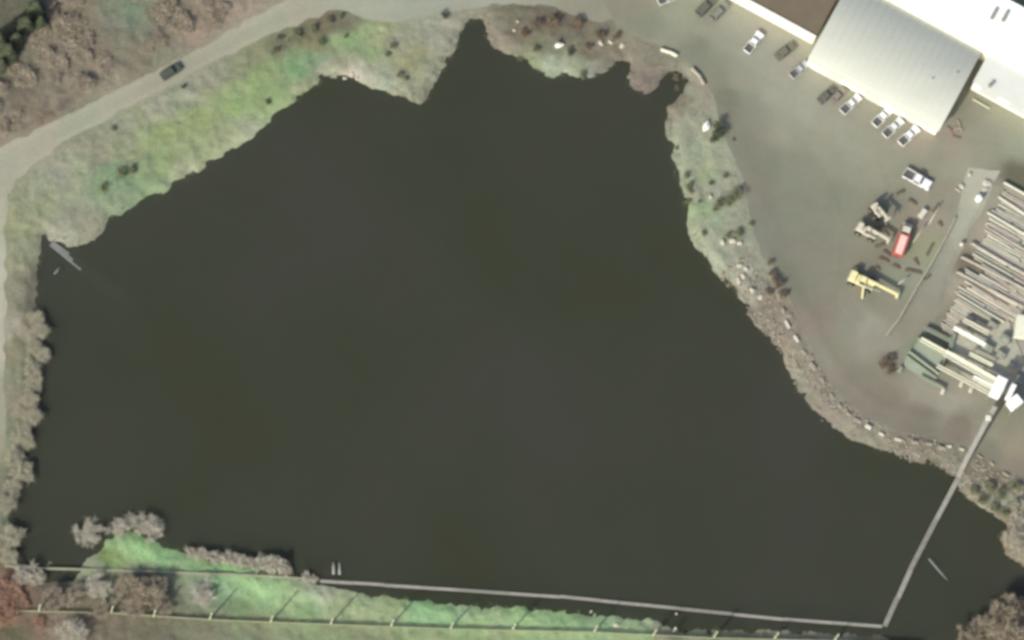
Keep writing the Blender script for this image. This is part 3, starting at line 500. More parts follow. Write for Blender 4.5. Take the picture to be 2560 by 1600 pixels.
SP = [(88,800,24,.55),(100,832,26,.55),(84,866,22,.55),(104,892,24,.55),(80,930,26,.55),(86,962,22,.55),(72,1000,26,.55),(80,1046,28,.55),(58,1092,26,.55),(70,1112,18,.55),(36,1150,26,.55),(58,1186,28,.55),(34,1222,26,.55),(14,1262,28,.55),(32,1344,30,.55),(20,1396,26,.55)]
put(WIL, SP,
    counted('grey green bare willow, # from the north along the west bank', SP, 1), 'tree', 'willows along the west bank', 2.5)
put(GRY, [(218,1338,38,.6),(294,1322,28,.6),(372,1326,38,.6),(322,1306,26,.6)],
    ['pale bare tree left of the green grass tip, standing in the water edge', 'small pale bare tree at the very tip of the green grass point', 'largest pale bare tree right of the green grass tip', 'pale bare tree leaning out over the water at the grass tip'], 'tree', 'bare trees on the grass point', 3.0)
SP = [(478,1384,16),(504,1388,18),(535,1396,20),(566,1400,18),(592,1404,20),(622,1410,17),(655,1412,26),(690,1418,26),(716,1428,16),(766,1446,14),(782,1450,12)]
put(BUS, SP,
    counted('bare grey bush, # from the left in the row along the south shore', SP, 0), 'bush', 'bushes along the south shore', 1.6)
SP = [(130,1500,34,.6),(185,1490,30,.6),(315,1478,40,.6),(370,1482,46,.65),(335,1520,30,.55),(400,1510,34,.6),(250,1525,26,.6),(120,1412,16,.5)]
put(BRO, SP,
    counted('bare brown tree in the south west thicket, # from the left', SP, 0), 'tree', 'bare trees in the south west thicket', 3.0)
put(GRY, [(242,1470,34,.6),(508,1490,36,.55),(180,1590,40,.6),(60,1440,32,.6),(90,1445,24,.6)],
    ['pale bare tree between brown trees behind the plank walkway', 'pale grey bare tree alone on the grass beside the tall poles', 'pale bare tree below the low fence at the bottom edge', 'pale bare tree by the reddish bush at the left edge', 'small pale bare tree beside the narrow west inlet'], 'tree', None, 3.0)
put(REDT, [(20,1482,34,.6),(46,1504,24,.5),(14,1534,36,.6),(96,1556,16,.5)],
    ['reddish bare bush topmost at the bottom left corner', 'reddish bare bush nearest the low fence start', 'reddish bare bush at the left frame edge below two others', 'reddish bare bush below the low fence by its first pole'], 'bush', 'reddish bushes in the corner', 2.5)
SP = [(2505,1545,50),(2455,1575,40),(2545,1540,44),(2520,1595,46),(2420,1602,34)]
put(BRO, SP,
    counted('bare brown tree on the south east shore, # from the left', SP, 0), 'tree', 'bare trees on the south east shore', 3.0)
SP = [(2528,1352,30),(2550,1385,28),(2545,1310,26),(2560,1270,26)]
put(GRY, SP,
    counted('pale bare tree at the right edge of the pond, # from the top', SP, 1), 'tree', 'bare trees on the east shore', 3.0)
SP = [(2430,1225,18),(2452,1250,18),(2480,1268,20),(2510,1280,16),(2470,1215,20),(2505,1235,20),(2540,1262,20),(2535,1215,18)]
put(SHO, SP,
    counted('low olive shrub on the bank east of the jack ladder, # from the left', SP, 0), 'shrub', 'shrubs east of the jack ladder', 1.2)
SP = [(88,30,24),(62,72,26),(40,108,22),(18,140,26),(-6,110,26),(100,62,18),(2,168,18)]
put(CON, SP,
    counted('dark evergreen tree in the top left corner, # from the top', SP, 1), 'tree', 'evergreens in the north west corner', 2.2)
rd0 = random.Random(3); sp = []
while len(sp) < 30:
    x, y = rd0.uniform(-20, 640), rd0.uniform(-20, 370)
    lim = 372 - x * .515
    if y < lim - 45 and not (y < 200 - 1.9 * x) and all((x - a) ** 2 + (y - b) ** 2 > 30 ** 2 for a, b, *_ in sp): sp.append((x, y, rd0.uniform(14, 34), rd0.uniform(.35, .6)))
put(BUB, sp[:30], counted('bare brown bush in the scrub north of the road, # from the left', sp[:30], 0), 'bush', 'scrub north of the road', 1.6)
put(SHD, [(1108,42,12),(863,91,6),(668,257,9),(458,216,8),(1422,133,12),(1402,105,8),(1790,330,24),(1780,346,17)],
    ['dark upright bush beside the road north of the pond arm', 'tiny dark bush on the bright north west grass', 'small dark bush close to the north west shore', 'small dark bush beside the gravel road below the parked dark car', 'dark bush right of the white boulder', 'small dark bush just above the white boulder', 'dark round bush beside the pale stump on the east bank', 'smaller dark bush below the pale stump on the east bank'], 'shrub', None, 1.2)
SP = [(1810,440,9),(1714,442,12),(1722,504,12),(1727,482,9),(1778,462,9),(1844,490,22),(1820,502,18),(1794,514,17),(1720,472,15),(1786,524,9),(1760,588,10),(1822,590,11),(1846,590,16),(1692,370,7),(1834,352,6),(1748,506,7)]
put(SHO, SP,
    counted('low olive shrub on the east bank grass, # from the north', SP, 1), 'shrub', 'shrubs on the east bank', 1.2)
put(SHB, [(1876,562,8),(1924,660,10),(1928,690,14),(1944,712,18),(1958,738,14),(1922,732,12),(2208,914,18),(2224,930,14),(2230,900,12)],
    ['small brown shrub where the east bank meets the yard', 'brown shrub at the top of the block row', 'second brown shrub from the top of the block row', 'large brown shrub by the block row', 'brown shrub right of the large brown one by the blocks', 'brown shrub on the water side of the block row', 'brown bush heap left of the green platform', 'brown bush heap lowest of three by the green platform', 'brown bush heap against the green platform edge'], 'shrub', None, 1.2)
SP = [(280,322,10),(980,115,12),(970,140,10),(1000,192,12),(1012,196,9),(300,440,18),(330,432,16),(260,470,14),(700,100,14),(740,92,16),(780,80,16),(820,58,14),(850,46,12),(800,112,14),(690,130,14),(1300,150,10),(1455,186,14),(1340,128,12)]
put(SHO, SP,
    counted('low olive shrub on the grass north of the pond, # from the left', SP, 0), 'shrub', 'shrubs on the north bank', 1.2)
SP = [(1380,58,18),(1340,66,16),(1440,60,18),(1310,88,14),(1500,92,16),(1470,120,12),(1540,95,12),(1690,196,12,.6),(1692,222,10,.6)]
put(SHB, SP,
    counted('dry brown shrub on the bare earth spit, # from the left', SP, 0), 'shrub', 'shrubs on the earth spit', 1.2)

# ------------------------------------------------------------------ boulders and blocks
def boulder(name, seed, material):
    bm = bmesh.new(); bmesh.ops.create_icosphere(bm, subdivisions=3, radius=.5)
    for v in bm.verts:
        n = mnoise.noise(v.co * 2.2 + Vector((seed * 3.1, 0, 0))) * .3 + mnoise.noise(v.co * 5 + Vector((0, seed, 0))) * .1
        v.co *= 1 + n; v.co.z = max(v.co.z, -.3) * .85
    me = bpy.data.meshes.new(name); bm.to_mesh(me); bm.free(); me.materials.append(material); return me
RK = [boulder('boulder', s, M['rock']) for s in range(4)]; RW = boulder('boulder', 9, M['white_rock'])
def rock(px, py, size, rz, label, group=None, me=None, hgt=.7):
    o = link('boulder', me or RK[random.randrange(4)]); l = on_land(px, py, 0); s = size if isinstance(size, tuple) else (size, size)
    o.location = l + Vector((0, 0, .2 * hgt)); o.scale = (s[0], s[1], hgt); o.rotation_euler = (0, 0, rz); tag(o, label, 'boulder', group)
rock(1398, 113, (1.9, 1.2), .2, 'bright white boulder on the bare earth spit', None, RW, 1.1)
rock(1392, 116, (1.0, .8), .6, 'smaller pale rock touching the bright white boulder', None, None, .7)
for x, y, w, l in [(1478,116,.9,'pale rock leftmost of the four on the earth spit'), (1502,107,1.4,'second pale rock from the left on the earth spit'), (1526,105,1.2,'third pale rock from the left on the earth spit'), (1556,114,1.5,'pale rock rightmost of the four on the earth spit'), (1285,76,.8,'small pale stone nearest the pond arm'), (1294,54,.7,'small pale stone above another near the pond arm'), (880,186,1.5,'largest pale rock on the north west grass shore'), (862,196,1.0,'pale rock at the waterline of the north west shore'), (893,197,.9,'pale rock right of the largest on the north west shore'), (1540,1562,1.2,'single pale rock on the south grass bank')]:
    rock(x, y, (w, w * .7), random.uniform(0, 3), l)
for x, y, w, l in [(1806,606,1.3,'pale stump leftmost below the dark shrub arch on the east bank'), (1832,602,1.5,'middle pale stump below the dark shrub arch on the east bank'), (1850,608,1.2,'right pale stump below the dark shrub arch on the east bank'), (1776,492,1.0,'pale stump beside low shrubs halfway down the east bank')]:
    rock(x, y, (w, w * .8), random.uniform(0, 3), l, None, None, .9)
rock(1766, 316, (1.4, 2.6), -.3, 'tall pale stump beside the dark bush on the east bank', None, RW, 1.6)
for i, (x, y) in enumerate([(1858,690),(1866,672),(1850,664),(1880,726),(1902,742),(1846,702)]):
    rock(x, y, (random.uniform(1.0, 1.7), random.uniform(.8, 1.3)), random.uniform(0, 3), ['third', 'second', 'first', 'fifth', 'sixth', 'fourth'][i] + ' pale rock from the north in the riprap on the east bank', 'riprap rocks on the east bank', None, .8)

bl = MB().box((0, 0, .42), (1.75, .8, .9)).box((-.45, 0, .9), (.3, .3, .12)).box((.45, 0, .9), (.3, .3, .12)).mesh('barrier_block', M['block'], bevel=.05)
blw = bl.copy(); blw.materials.clear(); blw.materials.append(M['white_block'])
BP = [(1934,700,0),(1946,742,0),(1957,778,0),(1968,812,1),(1990,848,1),(2010,882,0),(2031,916,0),(2056,952,0),(2079,990,0),(2100,1016,0),(2121,1036,0),(2143,1052,0),(2170,1068,1),(2203,1086,1),(2245,1100,1),(2287,1107,0),(2322,1111,0),(2354,1121,0),(2371,1117,1),(2404,1124,1),(2449,1142,0),(2480,1160,0),(2515,1187,0),(2548,1212,0)]
for i, (x, y, w) in enumerate(BP):
    q0 = BP[max(0, i - 1)]; q1 = BP[min(len(BP) - 1, i + 1)]
    o = link('barrier_block', blw if w else bl); o.location = G(x, y, 0) + Vector((0, 0, .03)); o.rotation_euler = (0, 0, heading(x, y, q1[0] - q0[0], q1[1] - q0[1]) + random.uniform(-.2, .2)); o.scale = (random.uniform(.6, 1.1), random.uniform(.5, .9), random.uniform(.4, .85))
    lab = ('bright pale' if w else 'weathered grey') + ' concrete block, ' + ORD[i] + ' from the north along the yard edge'
    tag(o, lab, 'block', 'concrete blocks edging the yard')
# loose stones on the narrow bank below the blocks: nobody could count them
def rubble():
    rg = np.random.default_rng(9); xy = np.stack([rg.uniform(40, 112, 60000), rg.uniform(-45, 20, 60000)], 1); z, d, hard = terrain_z(xy)
    path = poly_w([(1840,690),(1900,760),(1960,840),(2010,930),(2070,1020),(2150,1080),(2260,1120),(2380,1160),(2470,1220),(2560,1290)]); dist = np.full(len(xy), 1e9)
    for a, b in zip(path[:-1], path[1:]):
        ab = b - a; t = np.clip(((xy - a) @ ab) / (ab @ ab), 0, 1)[:, None]; dist = np.minimum(dist, np.sqrt(((xy - a - t * ab) ** 2).sum(1)))
    ok = (dist < 4.2) & (d > .05) & (hard < -.2) & (vnoise(xy, 2.5, 77) > -.2); xy, z = xy[ok][:1500], z[ok][:1500]
    bm = bmesh.new(); bmesh.ops.create_icosphere(bm, subdivisions=1, radius=.5); ico = np.array([v.co[:] for v in bm.verts]); fc = [[v.index for v in f.verts] for f in bm.faces]; bm.free()
    mb = MB()
    for (x, y), zz in zip(xy, z):
        q = ico * rg.uniform(.2, .62) * rg.uniform(.7, 1.2, 3) * (1 + rg.uniform(-.18, .18, (len(ico), 1))); q[:, 2] *= .7; mb.add(q + np.array([x, y, zz + .05]), fc, int(rg.integers(0, 3)))
    tag(mb.build('rubble', [M['rubble'], M['block'], M['bark']]), 'rough loose rubble covering the narrow bank below the yard', 'rubble', None, 'stuff')
rubble()
def barrier(px, py, dx, dy, length, material, label):
    mb = MB(); prof = [(-.4, 0), (.4, 0), (.38, .12), (.16, .35), (.1, .85), (-.1, .85), (-.16, .35), (-.38, .12)]
    vs = [(x, y, z) for x in (-length / 2, length / 2) for y, z in prof]; n = len(prof)
    mb.add(vs, [tuple(range(n - 1, -1, -1)), tuple(range(n, 2 * n))] + [(i, (i + 1) % n, n + (i + 1) % n, n + i) for i in range(n)])
    o = mb.build('road_barrier', material, None, loc=on_land(px, py, 0), rz=heading(px, py, dx, dy)); tag(o, label, 'barrier')
barrier(1662, 127, 28, 9, 1.9, M['white_block'], 'white concrete barrier at the sharp bend of the yard edge, left of two')
barrier(1683, 135, 24, 13, 1.9, M['white_block'], 'white concrete barrier at the sharp bend of the yard edge, right of two')
barrier(1740, 182, 22, 22, 2.6, M['block'], 'grey concrete barrier on the yard corner above the east bank')
barrier(1756, 204, 14, 26, 1.8, M['block'], 'shorter grey concrete barrier below another on the yard corner')

# ------------------------------------------------------------------ vehicles
def wheels(root, xs, y, r, w=.24):
    for x in xs:
        for s in (-1, 1):
            t = MB().cyl((x, s * y - w / 2 * 1, r), (x, s * y + w / 2, r), r, r, 14).build('wheel', M['dark'], root)
            MB().cyl((x, s * (y + w / 2 - .04), r), (x, s * (y + w / 2 + .015), r), r * .6, r * .55, 10).build('rim', M['rim'], t)
def rounded(L_, W_, r, n=3, x0=0.0):
    out = []
    for cx, cy, a0 in ((L_ / 2 - r, W_ / 2 - r, 0), (-L_ / 2 + r, W_ / 2 - r, 90), (-L_ / 2 + r, -W_ / 2 + r, 180), (L_ / 2 - r, -W_ / 2 + r, 270)):
        for i in range(n + 1):
            t = R(a0 + 90 * i / n); out.append((x0 + cx + r * math.cos(t), cy + r * math.sin(t)))
    return out
def cabin(root, x0, x1, w, z0, z1, fs, rs, ss, paint):
    """glasshouse from x0 (rear) to x1 (front), slopes fs rs ss at the top; roof panel and windows as parts"""
    b = [(x0, -w / 2, z0), (x1, -w / 2, z0), (x1, w / 2, z0), (x0, w / 2, z0)]
    t = [(x0 + rs, -w / 2 + ss, z1), (x1 - fs, -w / 2 + ss, z1), (x1 - fs, w / 2 - ss, z1), (x0 + rs, w / 2 - ss, z1)]
    cb = MB().add(b + t, [(3, 2, 1, 0), (4, 5, 6, 7), (0, 1, 5, 4), (1, 2, 6, 5), (2, 3, 7, 6), (3, 0, 4, 7)]).build('cab', paint, root, bevel=.05)
    def pane(name, q):
        q = [Vector(p) for p in q]; n = (q[1] - q[0]).cross(q[3] - q[0]).normalized(); c = sum(q, Vector()) / 4
        if n.dot(c - Vector(((x0 + x1) / 2, 0, (z0 + z1) / 2))) < 0: n = -n
        vs = [c + (p - c) * .84 + n * k for k in (.012, .03) for p in q]
        MB().add(vs, [(0, 1, 2, 3), (4, 5, 6, 7), (0, 1, 5, 4), (1, 2, 6, 5), (2, 3, 7, 6), (3, 0, 4, 7)]).build(name, M['glass'], cb)
    pane('windshield', [b[1], b[2], t[2], t[1]]); pane('rear_window', [b[3], b[0], t[0], t[3]])
    pane('side_window', [b[0], b[1], t[1], t[0]]); pane('side_window', [b[2], b[3], t[3], t[2]])
def lights(root, L_, W_, z):
    for s in (-1, 1):
        MB().box((L_ / 2 - .03, s * (W_ / 2 - .28), z), (.12, .34, .16)).build('headlight', M['lamp_glass'], root, bevel=.02)
        MB().box((-L_ / 2 + .03, s * (W_ / 2 - .2), z + .05), (.1, .2, .26)).build('tail_light', M['tail'], root, bevel=.02)
def make_car(name, paint, L_=4.7, W_=1.85, wagon=False):
    t = empty(name)
    b = MB().prism(rounded(L_, W_, .35), .32, .82); b.add([], []); b.build('body', paint, t, bevel=.08)
    MB().add([(p[0] * .96, p[1] * .94, z) for z in (.80, .92) for p in rounded(L_ * (1 if z < .85 else .97), W_ * (1 if z < .85 else .95), .35)], []).v
    MB().box((L_ * .31, 0, .86), (L_ * .30, W_ * .84, .12), top=(.92, .92)).build('hood', paint, t, bevel=.03)
    if not wagon: MB().box((-L_ * .39, 0, .86), (L_ * .17, W_ * .84, .14), top=(.9, .92)).build('boot_lid', paint, t, bevel=.03)
    cabin(t, -L_ * (.46 if wagon else .34), L_ * .2, W_ * .9, .83, 1.46 if not wagon else 1.66, .62, .25 if wagon else .5, .2, paint)
    wheels(t, (L_ * .31, -L_ * .3), W_ / 2 - .13, .33); lights(t, L_, W_, .66)
    return t
def make_pickup(name, paint, L_=5.5, W_=1.98, H_=1.0):
    t = empty(name)
    MB().prism(rounded(L_, W_, .22), .42, .72).build('body', paint, t, bevel=.05)
    MB().box((L_ * .335, 0, .92), (L_ * .31, W_ * .95, .42), top=(.95, .9)).build('hood', paint, t, bevel=.08)
    MB().box((L_ * .04, 0, .90), (L_ * .33, W_ * .97, .40)).build('door_panel', paint, t, bevel=.05)
    cabin(t, -L_ * .12, L_ * .2, W_ * .93, 1.08, 1.78, .55, .12, .2, paint)
    bx = -L_ * .315; bl_ = L_ * .35
    bd = MB().box((bx, 0, .74), (bl_, W_ * .86, .06)).build('bed', M['bed'], t)
    for s in (-1, 1): MB().box((bx, s * W_ * .455, .94), (bl_, .12, .48)).build('bed_side', paint, bd, bevel=.03)
    MB().box((-L_ * .49, 0, .94), (.08, W_ * .82, .48)).build('tailgate', paint, bd, bevel=.02)
    MB().box((L_ * .5, 0, .52), (.14, W_ * .92, .2)).build('bumper', M['rim'], t, bevel=.03)
    wheels(t, (L_ * .32, -L_ * .3), W_ / 2 - .14, .39, .28); lights(t, L_, W_, .86)
    return t
def place(t, px, py, dx, dy, label, cat, group=None, z=None):
    l = on_land(px, py, 0); t.location = l if z is None else G(px, py, z); t.rotation_euler = (0, 0, heading(px, py, dx, dy)); tag(t, label, cat, group); return t
PG = 'vehicles parked before the white building'
place(make_car('parked_car', M['paint_dark_green'], 4.9, 2.05, True), 427, 181, 55, -34, 'dark green car alone on the gravel road', 'car')
place(make_pickup('pickup_truck', M['paint_white']), 1883, 108, 28, -36, 'white pickup standing apart below the brown roof', 'pickup', PG)
place(make_pickup('pickup_truck', M['paint_pearl'], 5.2), 1671, -4, 34, -14, 'white pickup cut by the top edge of the picture', 'pickup', PG)
place(make_car('parked_car', M['paint_charcoal'], 5.3, 2.1, True), 1764, 18, 34, -34, 'charcoal car nearest the top edge, left of two side by side', 'car', PG)
place(make_car('parked_car', M['paint_grey'], 5.0, 2.0, True), 1798, 30, 34, -34, 'grey car right of the charcoal one near the top edge', 'car', PG)
place(make_car('parked_car', M['paint_olive'], 5.1, 2.0), 1962, 130, 40, -30, 'dull olive car beside the left corner of the grey roof', 'car', PG)
place(make_pickup('pickup_truck', M['paint_silver'], 4.9, 1.8), 1997, 176, 34, -28, 'silver pickup beside the dull olive car', 'pickup', PG)
place(make_car('parked_car', M['paint_charcoal'], 4.6), 2066, 240, 34, -30, 'dark car with a pale neighbour, nearest the silver pickup', 'car', PG)
place(make_car('parked_car', M['paint_taupe'], 4.6), 2094, 240, 34, -34, 'dark taupe car tucked under the roof edge beside the dark car', 'car', PG)
place(make_pickup('pickup_truck', M['paint_pearl']), 2126, 262, 36, -33, 'pearl white pickup right of the two dark cars', 'pickup', PG)
place(make_pickup('pickup_truck', M['paint_white'], 5.4), 2205, 294, 34, -34, 'white pickup leftmost of three parked together', 'pickup', PG)
place(make_pickup('pickup_truck', M['paint_pearl']), 2232, 321, 36, -33, 'pearl pickup in the middle of three parked together', 'pickup', PG)
place(make_pickup('pickup_truck', M['paint_white']), 2271, 341, 36, -33, 'white pickup rightmost of three, nearest the roof corner', 'pickup', PG)
place(make_pickup('pickup_truck', M['paint_white'], 6.4, 2.35), 2292, 450, 62, 34, 'large white truck with an open bed alone in the yard', 'truck')

def red_truck():
    t = empty('box_truck')
    MB().box((0, 0, .75), (7.6, 1.0, .3)).build('chassis', M['dark'], t)
    MB().box((-1.3, 0, 1.75), (4.9, 2.4, 1.7)).build('cargo_box', M['red'], t, bevel=.04)
    rf = MB().box((-1.4, 0, 2.68), (4.3, 1.6, .14), top=(.97, .94)).build('roof_panel', M['pink_top'], t, bevel=.03)
    MB().box((2.9, 0, 1.25), (1.9, 2.2, .9), top=(.95, .95)).build('hood', M['beige'], t, bevel=.08)
    cabin(t, 1.45, 3.3, 2.1, 1.7, 2.6, .45, .1, .18, M['beige'])
    wheels(t, (2.9, -1.4, -2.7), 1.05, .5, .3); lights(t, 7.7, 2.2, 1.1); return t
place(red_truck(), 2254, 604, 14, -40, 'red box truck with a bleached pink roof in the yard', 'truck')

def log_loader(name, paint, body, boomlen, boomz, arms, tall=1.0):
    L_, W_ = body; t = empty(name)
    MB().box((0, 0, 1.25 * tall), (L_, W_ * .7, .9 * tall), top=(.96, .94)).build('chassis', paint, t, bevel=.06)
    MB().box((-L_ * .36, 0, 2.0 * tall), (L_ * .26, W_ * .85, 1.1 * tall), top=(.9, .9)).build('engine_cover', paint, t, bevel=.08)
    MB().box((-L_ * .5, 0, 1.3 * tall), (.5, W_ * .8, .9 * tall)).build('counterweight', M['steel'], t, bevel=.06)
    cabin(t, -L_ * .1, L_ * .18, W_ * .5, 1.75 * tall, 3.2 * tall, .2, .1, .1, paint)
    bo = MB().beam((-L_ * .05, W_ * .18, 2.4 * tall), (boomlen, W_ * .1, boomz), .55, .6).build('boom', paint, t, bevel=.05)
    MB().beam((-L_ * .05, -W_ * .34, 2.2 * tall), (boomlen * .55, -W_ * .2, boomz * .8), .3, .35).build('ram', M['steel'], bo)
    gr = MB().box((boomlen, W_ * .1, boomz - .3), (.5, 1.5, .5)).build('grapple', paint, t, bevel=.04)
    for s in (-1, 1): MB().beam((boomlen + .1, W_ * .1 + s * .6, boomz - .4), (boomlen + .6, W_ * .1 + s * .75, boomz - 1.3), .16, .22).build('tine', M['steel'], gr)
    for (x0, y0, x1, y1, z) in arms: MB().beam((x0, y0, z), (x1, y1, z - .3), .4, .35).build('outrigger', paint, t, bevel=.03)
    wheels(t, (L_ * .34, -L_ * .32), W_ / 2 - .1, .75, .55); return t
place(log_loader('log_stacker', M['yellow'], (5.8, 3.0), 8.2, 1.9, [(.9, -1.2, 1.6, -3.4, 1.0), (-1.6, 1.2, -2.3, 2.3, 1.0)]), 2152, 706, 80, 36, 'faded yellow log stacker with its long boom stretched out', 'machine')
place(log_loader('log_loader', M['beige'], (4.6, 2.3), 5.0, 2.6, [(-1.4, 1.0, -2.0, 2.0, 1.4)], 1.25), 2164, 583, 80, 40, 'dusty beige log loader left of the red truck', 'machine')
place(log_loader('log_loader', M['beige'], (3.0, 1.7), 3.0, 3.8, [], 1.35), 2190, 532, 26, 34, 'smaller beige loader above the other, casting a broad shadow', 'machine')

M['scrap'] = mat('dark_bark_slab', C(112, 102, 84), .95, .25, 1.5)
SCR = [((2206,628),(2226,640)),((2196,646),(2222,656)),((2262,676),(2304,684)),((2230,664),(2250,672)),((2196,566),(2222,590)),((2208,612),(2190,620)),((2330,530),(2348,512)),((2330,612),(2318,640)),((2270,500),(2292,512)),((2186,668),(2200,676)),((2344,556),(2356,566)),((2310,700),(2326,690)),((2284,648),(2296,664)),((2240,486),(2262,478))]
SLAB = counted('dark bark covered log lying round the yard machines, # from the left', [a for a, b in SCR], 0)
for (a, b), lab in zip(SCR, SLAB):
    pa, pb = G(a[0], a[1], .2), G(b[0], b[1], .2); c = (pa + pb) / 2
    tag(MB().cyl(pa - c, pb - c, .3, .2, 7).beam(pa - c + Vector((.3, .25, .1)), pb - c + Vector((-.2, .3, .06)), .45, .16).build('scrap_log', M['scrap'], None, loc=c), lab, 'log', 'bark covered logs in the yard')
def small_trailer():
    t = empty('utility_trailer'); MB().box((0, 0, .75), (2.2, 1.2, .5)).build('box', M['beige'], t, bevel=.04)
    MB().box((0, 0, 1.03), (2.1, 1.1, .05)).build('lid', M['white_block'], t); MB().beam((1.1, 0, .6), (1.9, 0, .5), .1, .1).build('drawbar', M['steel'], t); wheels(t, (0,), .62, .32, .2); return t
place(small_trailer(), 2305, 536, 14, -18, 'small pale utility trailer above the red truck', 'trailer')

# ------------------------------------------------------------------ buildings
def uv_frame(px, py, z, ax=(323, 175)):
    o = G(px, py, z); e = G(px + ax[0], py + ax[1], z); u = (e - o).normalized(); v = Vector((-u.y, u.x, 0)); return o, u, v
def ribs(root, pts_fn, n, material, name='roof_seam'):
    for i in range(n):
        a = pts_fn(i); mb = MB()
        for p, q in zip(a[:-1], a[1:]): mb.beam(p, q, .09, .07)
        mb.build(name, material, root)
# grey vaulted roof
def vault_building():
    o, u, v = uv_frame(2022, 150, 5.0); Lw = (G(2345, 325, 5.0) - o).length; Wd = 21.5
    root = empty('vaulted_building', (o + u * Lw / 2 + v * Wd / 2) * 1.0); root.location.z = 0
    base = root.location.copy(); n = 22
    def prof(k):
        s = k / n; ang = R(-27 + 50 * s)                 # slope turns from towards the yard to away from it
        return s
    ys = [0]; zs = [5.0]
    for k in range(n):
        sl = math.tan(R(36 - 60 * ((k + .5) / n) ** .65)); ys.append(Wd * (k + 1) / n); zs.append(zs[-1] + sl * Wd / n)
    P = lambda i, x: o + u * x + v * ys[i] + Vector((0, 0, zs[i] - 5.0)) - base
    rb = MB()
    for i in range(n):
        rb.add([P(i, -.3), P(i, Lw + .3), P(i + 1, Lw + .3), P(i + 1, -.3)], [(0, 1, 2, 3)])
        dn = Vector((0, 0, -.18)); rb.add([P(i, -.3) + dn, P(i, Lw + .3) + dn, P(i + 1, Lw + .3) + dn, P(i + 1, -.3) + dn], [(3, 2, 1, 0)])
    for x in (-.3, Lw + .3):
        for i in range(n): rb.add([P(i, x), P(i + 1, x), P(i + 1, x) + dn, P(i, x) + dn], [(0, 1, 2, 3)])
    for i in (0, n): rb.add([P(i, -.3), P(i, Lw + .3), P(i, Lw + .3) + dn, P(i, -.3) + dn], [(0, 1, 2, 3)])
    roof = rb.build('roof', M['grey_roof'], root, smooth=False)
    for pl in roof.data.polygons: pl.use_smooth = True
    roof.data.set_sharp_from_angle(angle=R(40))
    for k in range(1, 17):
        sb = MB(); x = Lw * k / 17
        for i in range(n): sb.beam(P(i, x) + Vector((0, 0, .03)), P(i + 1, x) + Vector((0, 0, .03)), .1, .08)
        sb.build('roof_seam', M['grey_roof'], root)
    wb = MB(); ins = .25
    Q = lambda i, x, z=None: Vector((o.x, o.y, 0)) + u * x + v * (min(max(ys[i], ins), Wd - ins)) + Vector((0, 0, (zs[i] - .2) if z is None else z)) - base
    wb.add([Q(0, 0, -.1), Q(0, Lw, -.1), Q(0, Lw), Q(0, 0)], [(0, 1, 2, 3)]); wb.add([Q(n, 0, -.1), Q(n, Lw, -.1), Q(n, Lw), Q(n, 0)], [(3, 2, 1, 0)])
    for x in (0, Lw):
        for i in range(n): wb.add([Q(i, x, -.1), Q(i + 1, x, -.1), Q(i + 1, x), Q(i, x)], [(0, 1, 2, 3)])
    wb.build('wall', M['white_wall'], root)
    for k in range(3):
        d0 = MB(); c = Vector((o.x, o.y, 0)) + u * (Lw * (.2 + .3 * k)) + v * .2 - base
        d0.box((c.x, c.y, 1.75), (3.6, .12, 3.5), math.atan2(u.y, u.x)).build('roller_door', M['cream_roof'], root)
    MB().beam(P(0, -.3) - v * .12 + Vector((0, 0, -.12)), P(0, Lw + .3) - v * .12 + Vector((0, 0, -.12)), .16, .16).build('gutter', M['cream_steel'], root)
    q = P(9, Lw * .80); MB().cyl(q, q + Vector((0, 0, .35)), .22, .22, 10).build('roof_vent', M['steel'], root)
    q = P(13, Lw * .93); MB().cyl(q, q + Vector((0, 0, .3)), .2, .2, 10).build('roof_vent', M['steel'], root)
    tag(root, 'building with a curved grey metal roof beside the parked vehicles', 'building')
    return o, u, v, Lw, Wd
vo, vu, vv, vL, vW = vault_building()

def slab_building(name, corner_px, z, Lm, Lp, Wd, roof_mat, wall_mat, label, pitch=0.0, over=.25):
    """roof edge along u through corner; extends Lm back and Lp forward, Wd deep"""
    o, u, v = uv_frame(*corner_px, z); o = o - u * Lm; L_ = Lm + Lp; root = empty(name, (o.x, o.y, 0)); b = root.location.copy()
    A = lambda x, y, zz: Vector((o.x, o.y, 0)) + u * x + v * y + Vector((0, 0, zz)) - b
    zr = z + pitch * Wd
    def slab(x0, x1, y0, y1, dz0, dz1):
        zz = lambda y: z + pitch * y
        return MB().add([A(x0, y0, zz(y0) + dz0), A(x1, y0, zz(y0) + dz0), A(x1, y1, zz(y1) + dz0), A(x0, y1, zz(y1) + dz0), A(x0, y0, zz(y0) + dz1), A(x1, y0, zz(y0) + dz1), A(x1, y1, zz(y1) + dz1), A(x0, y1, zz(y1) + dz1)],
                        [(3, 2, 1, 0), (4, 5, 6, 7), (0, 1, 5, 4), (1, 2, 6, 5), (2, 3, 7, 6), (3, 0, 4, 7)])
    roof = slab(0, L_, 0, Wd, -.16, 0).build('roof', roof_mat, root)
    w = MB(); t = over
    w.add([A(t, t, -.1), A(L_ - t, t, -.1), A(L_ - t, Wd - t, -.1), A(t, Wd - t, -.1), A(t, t, z + pitch * t - .17), A(L_ - t, t, z + pitch * t - .17), A(L_ - t, Wd - t, zr - pitch * t - .17), A(t, Wd - t, zr - pitch * t - .17)],
          [(4, 5, 6, 7), (0, 1, 5, 4), (1, 2, 6, 5), (2, 3, 7, 6), (3, 0, 4, 7)]); w.build('wall', wall_mat, root)
    tag(root, label, 'building'); return root, roof, A, u, v, slab, L_
ra, roofa, A1, u1, v1, slab1, La = slab_building('flat_roofed_building', (2043, 96), 5.2, 46, -.4, 26, M['brown_roof'], M['white_wall'], 'building with a brown flat roof and bright white front wall', 0, .02)
slab1(0, La, .0, .35, .002, .3).build('parapet', M['white_wall'], roofa)
slab1(0, La, 25.65, 26, .002, .3).build('parapet', M['white_wall'], roofa)
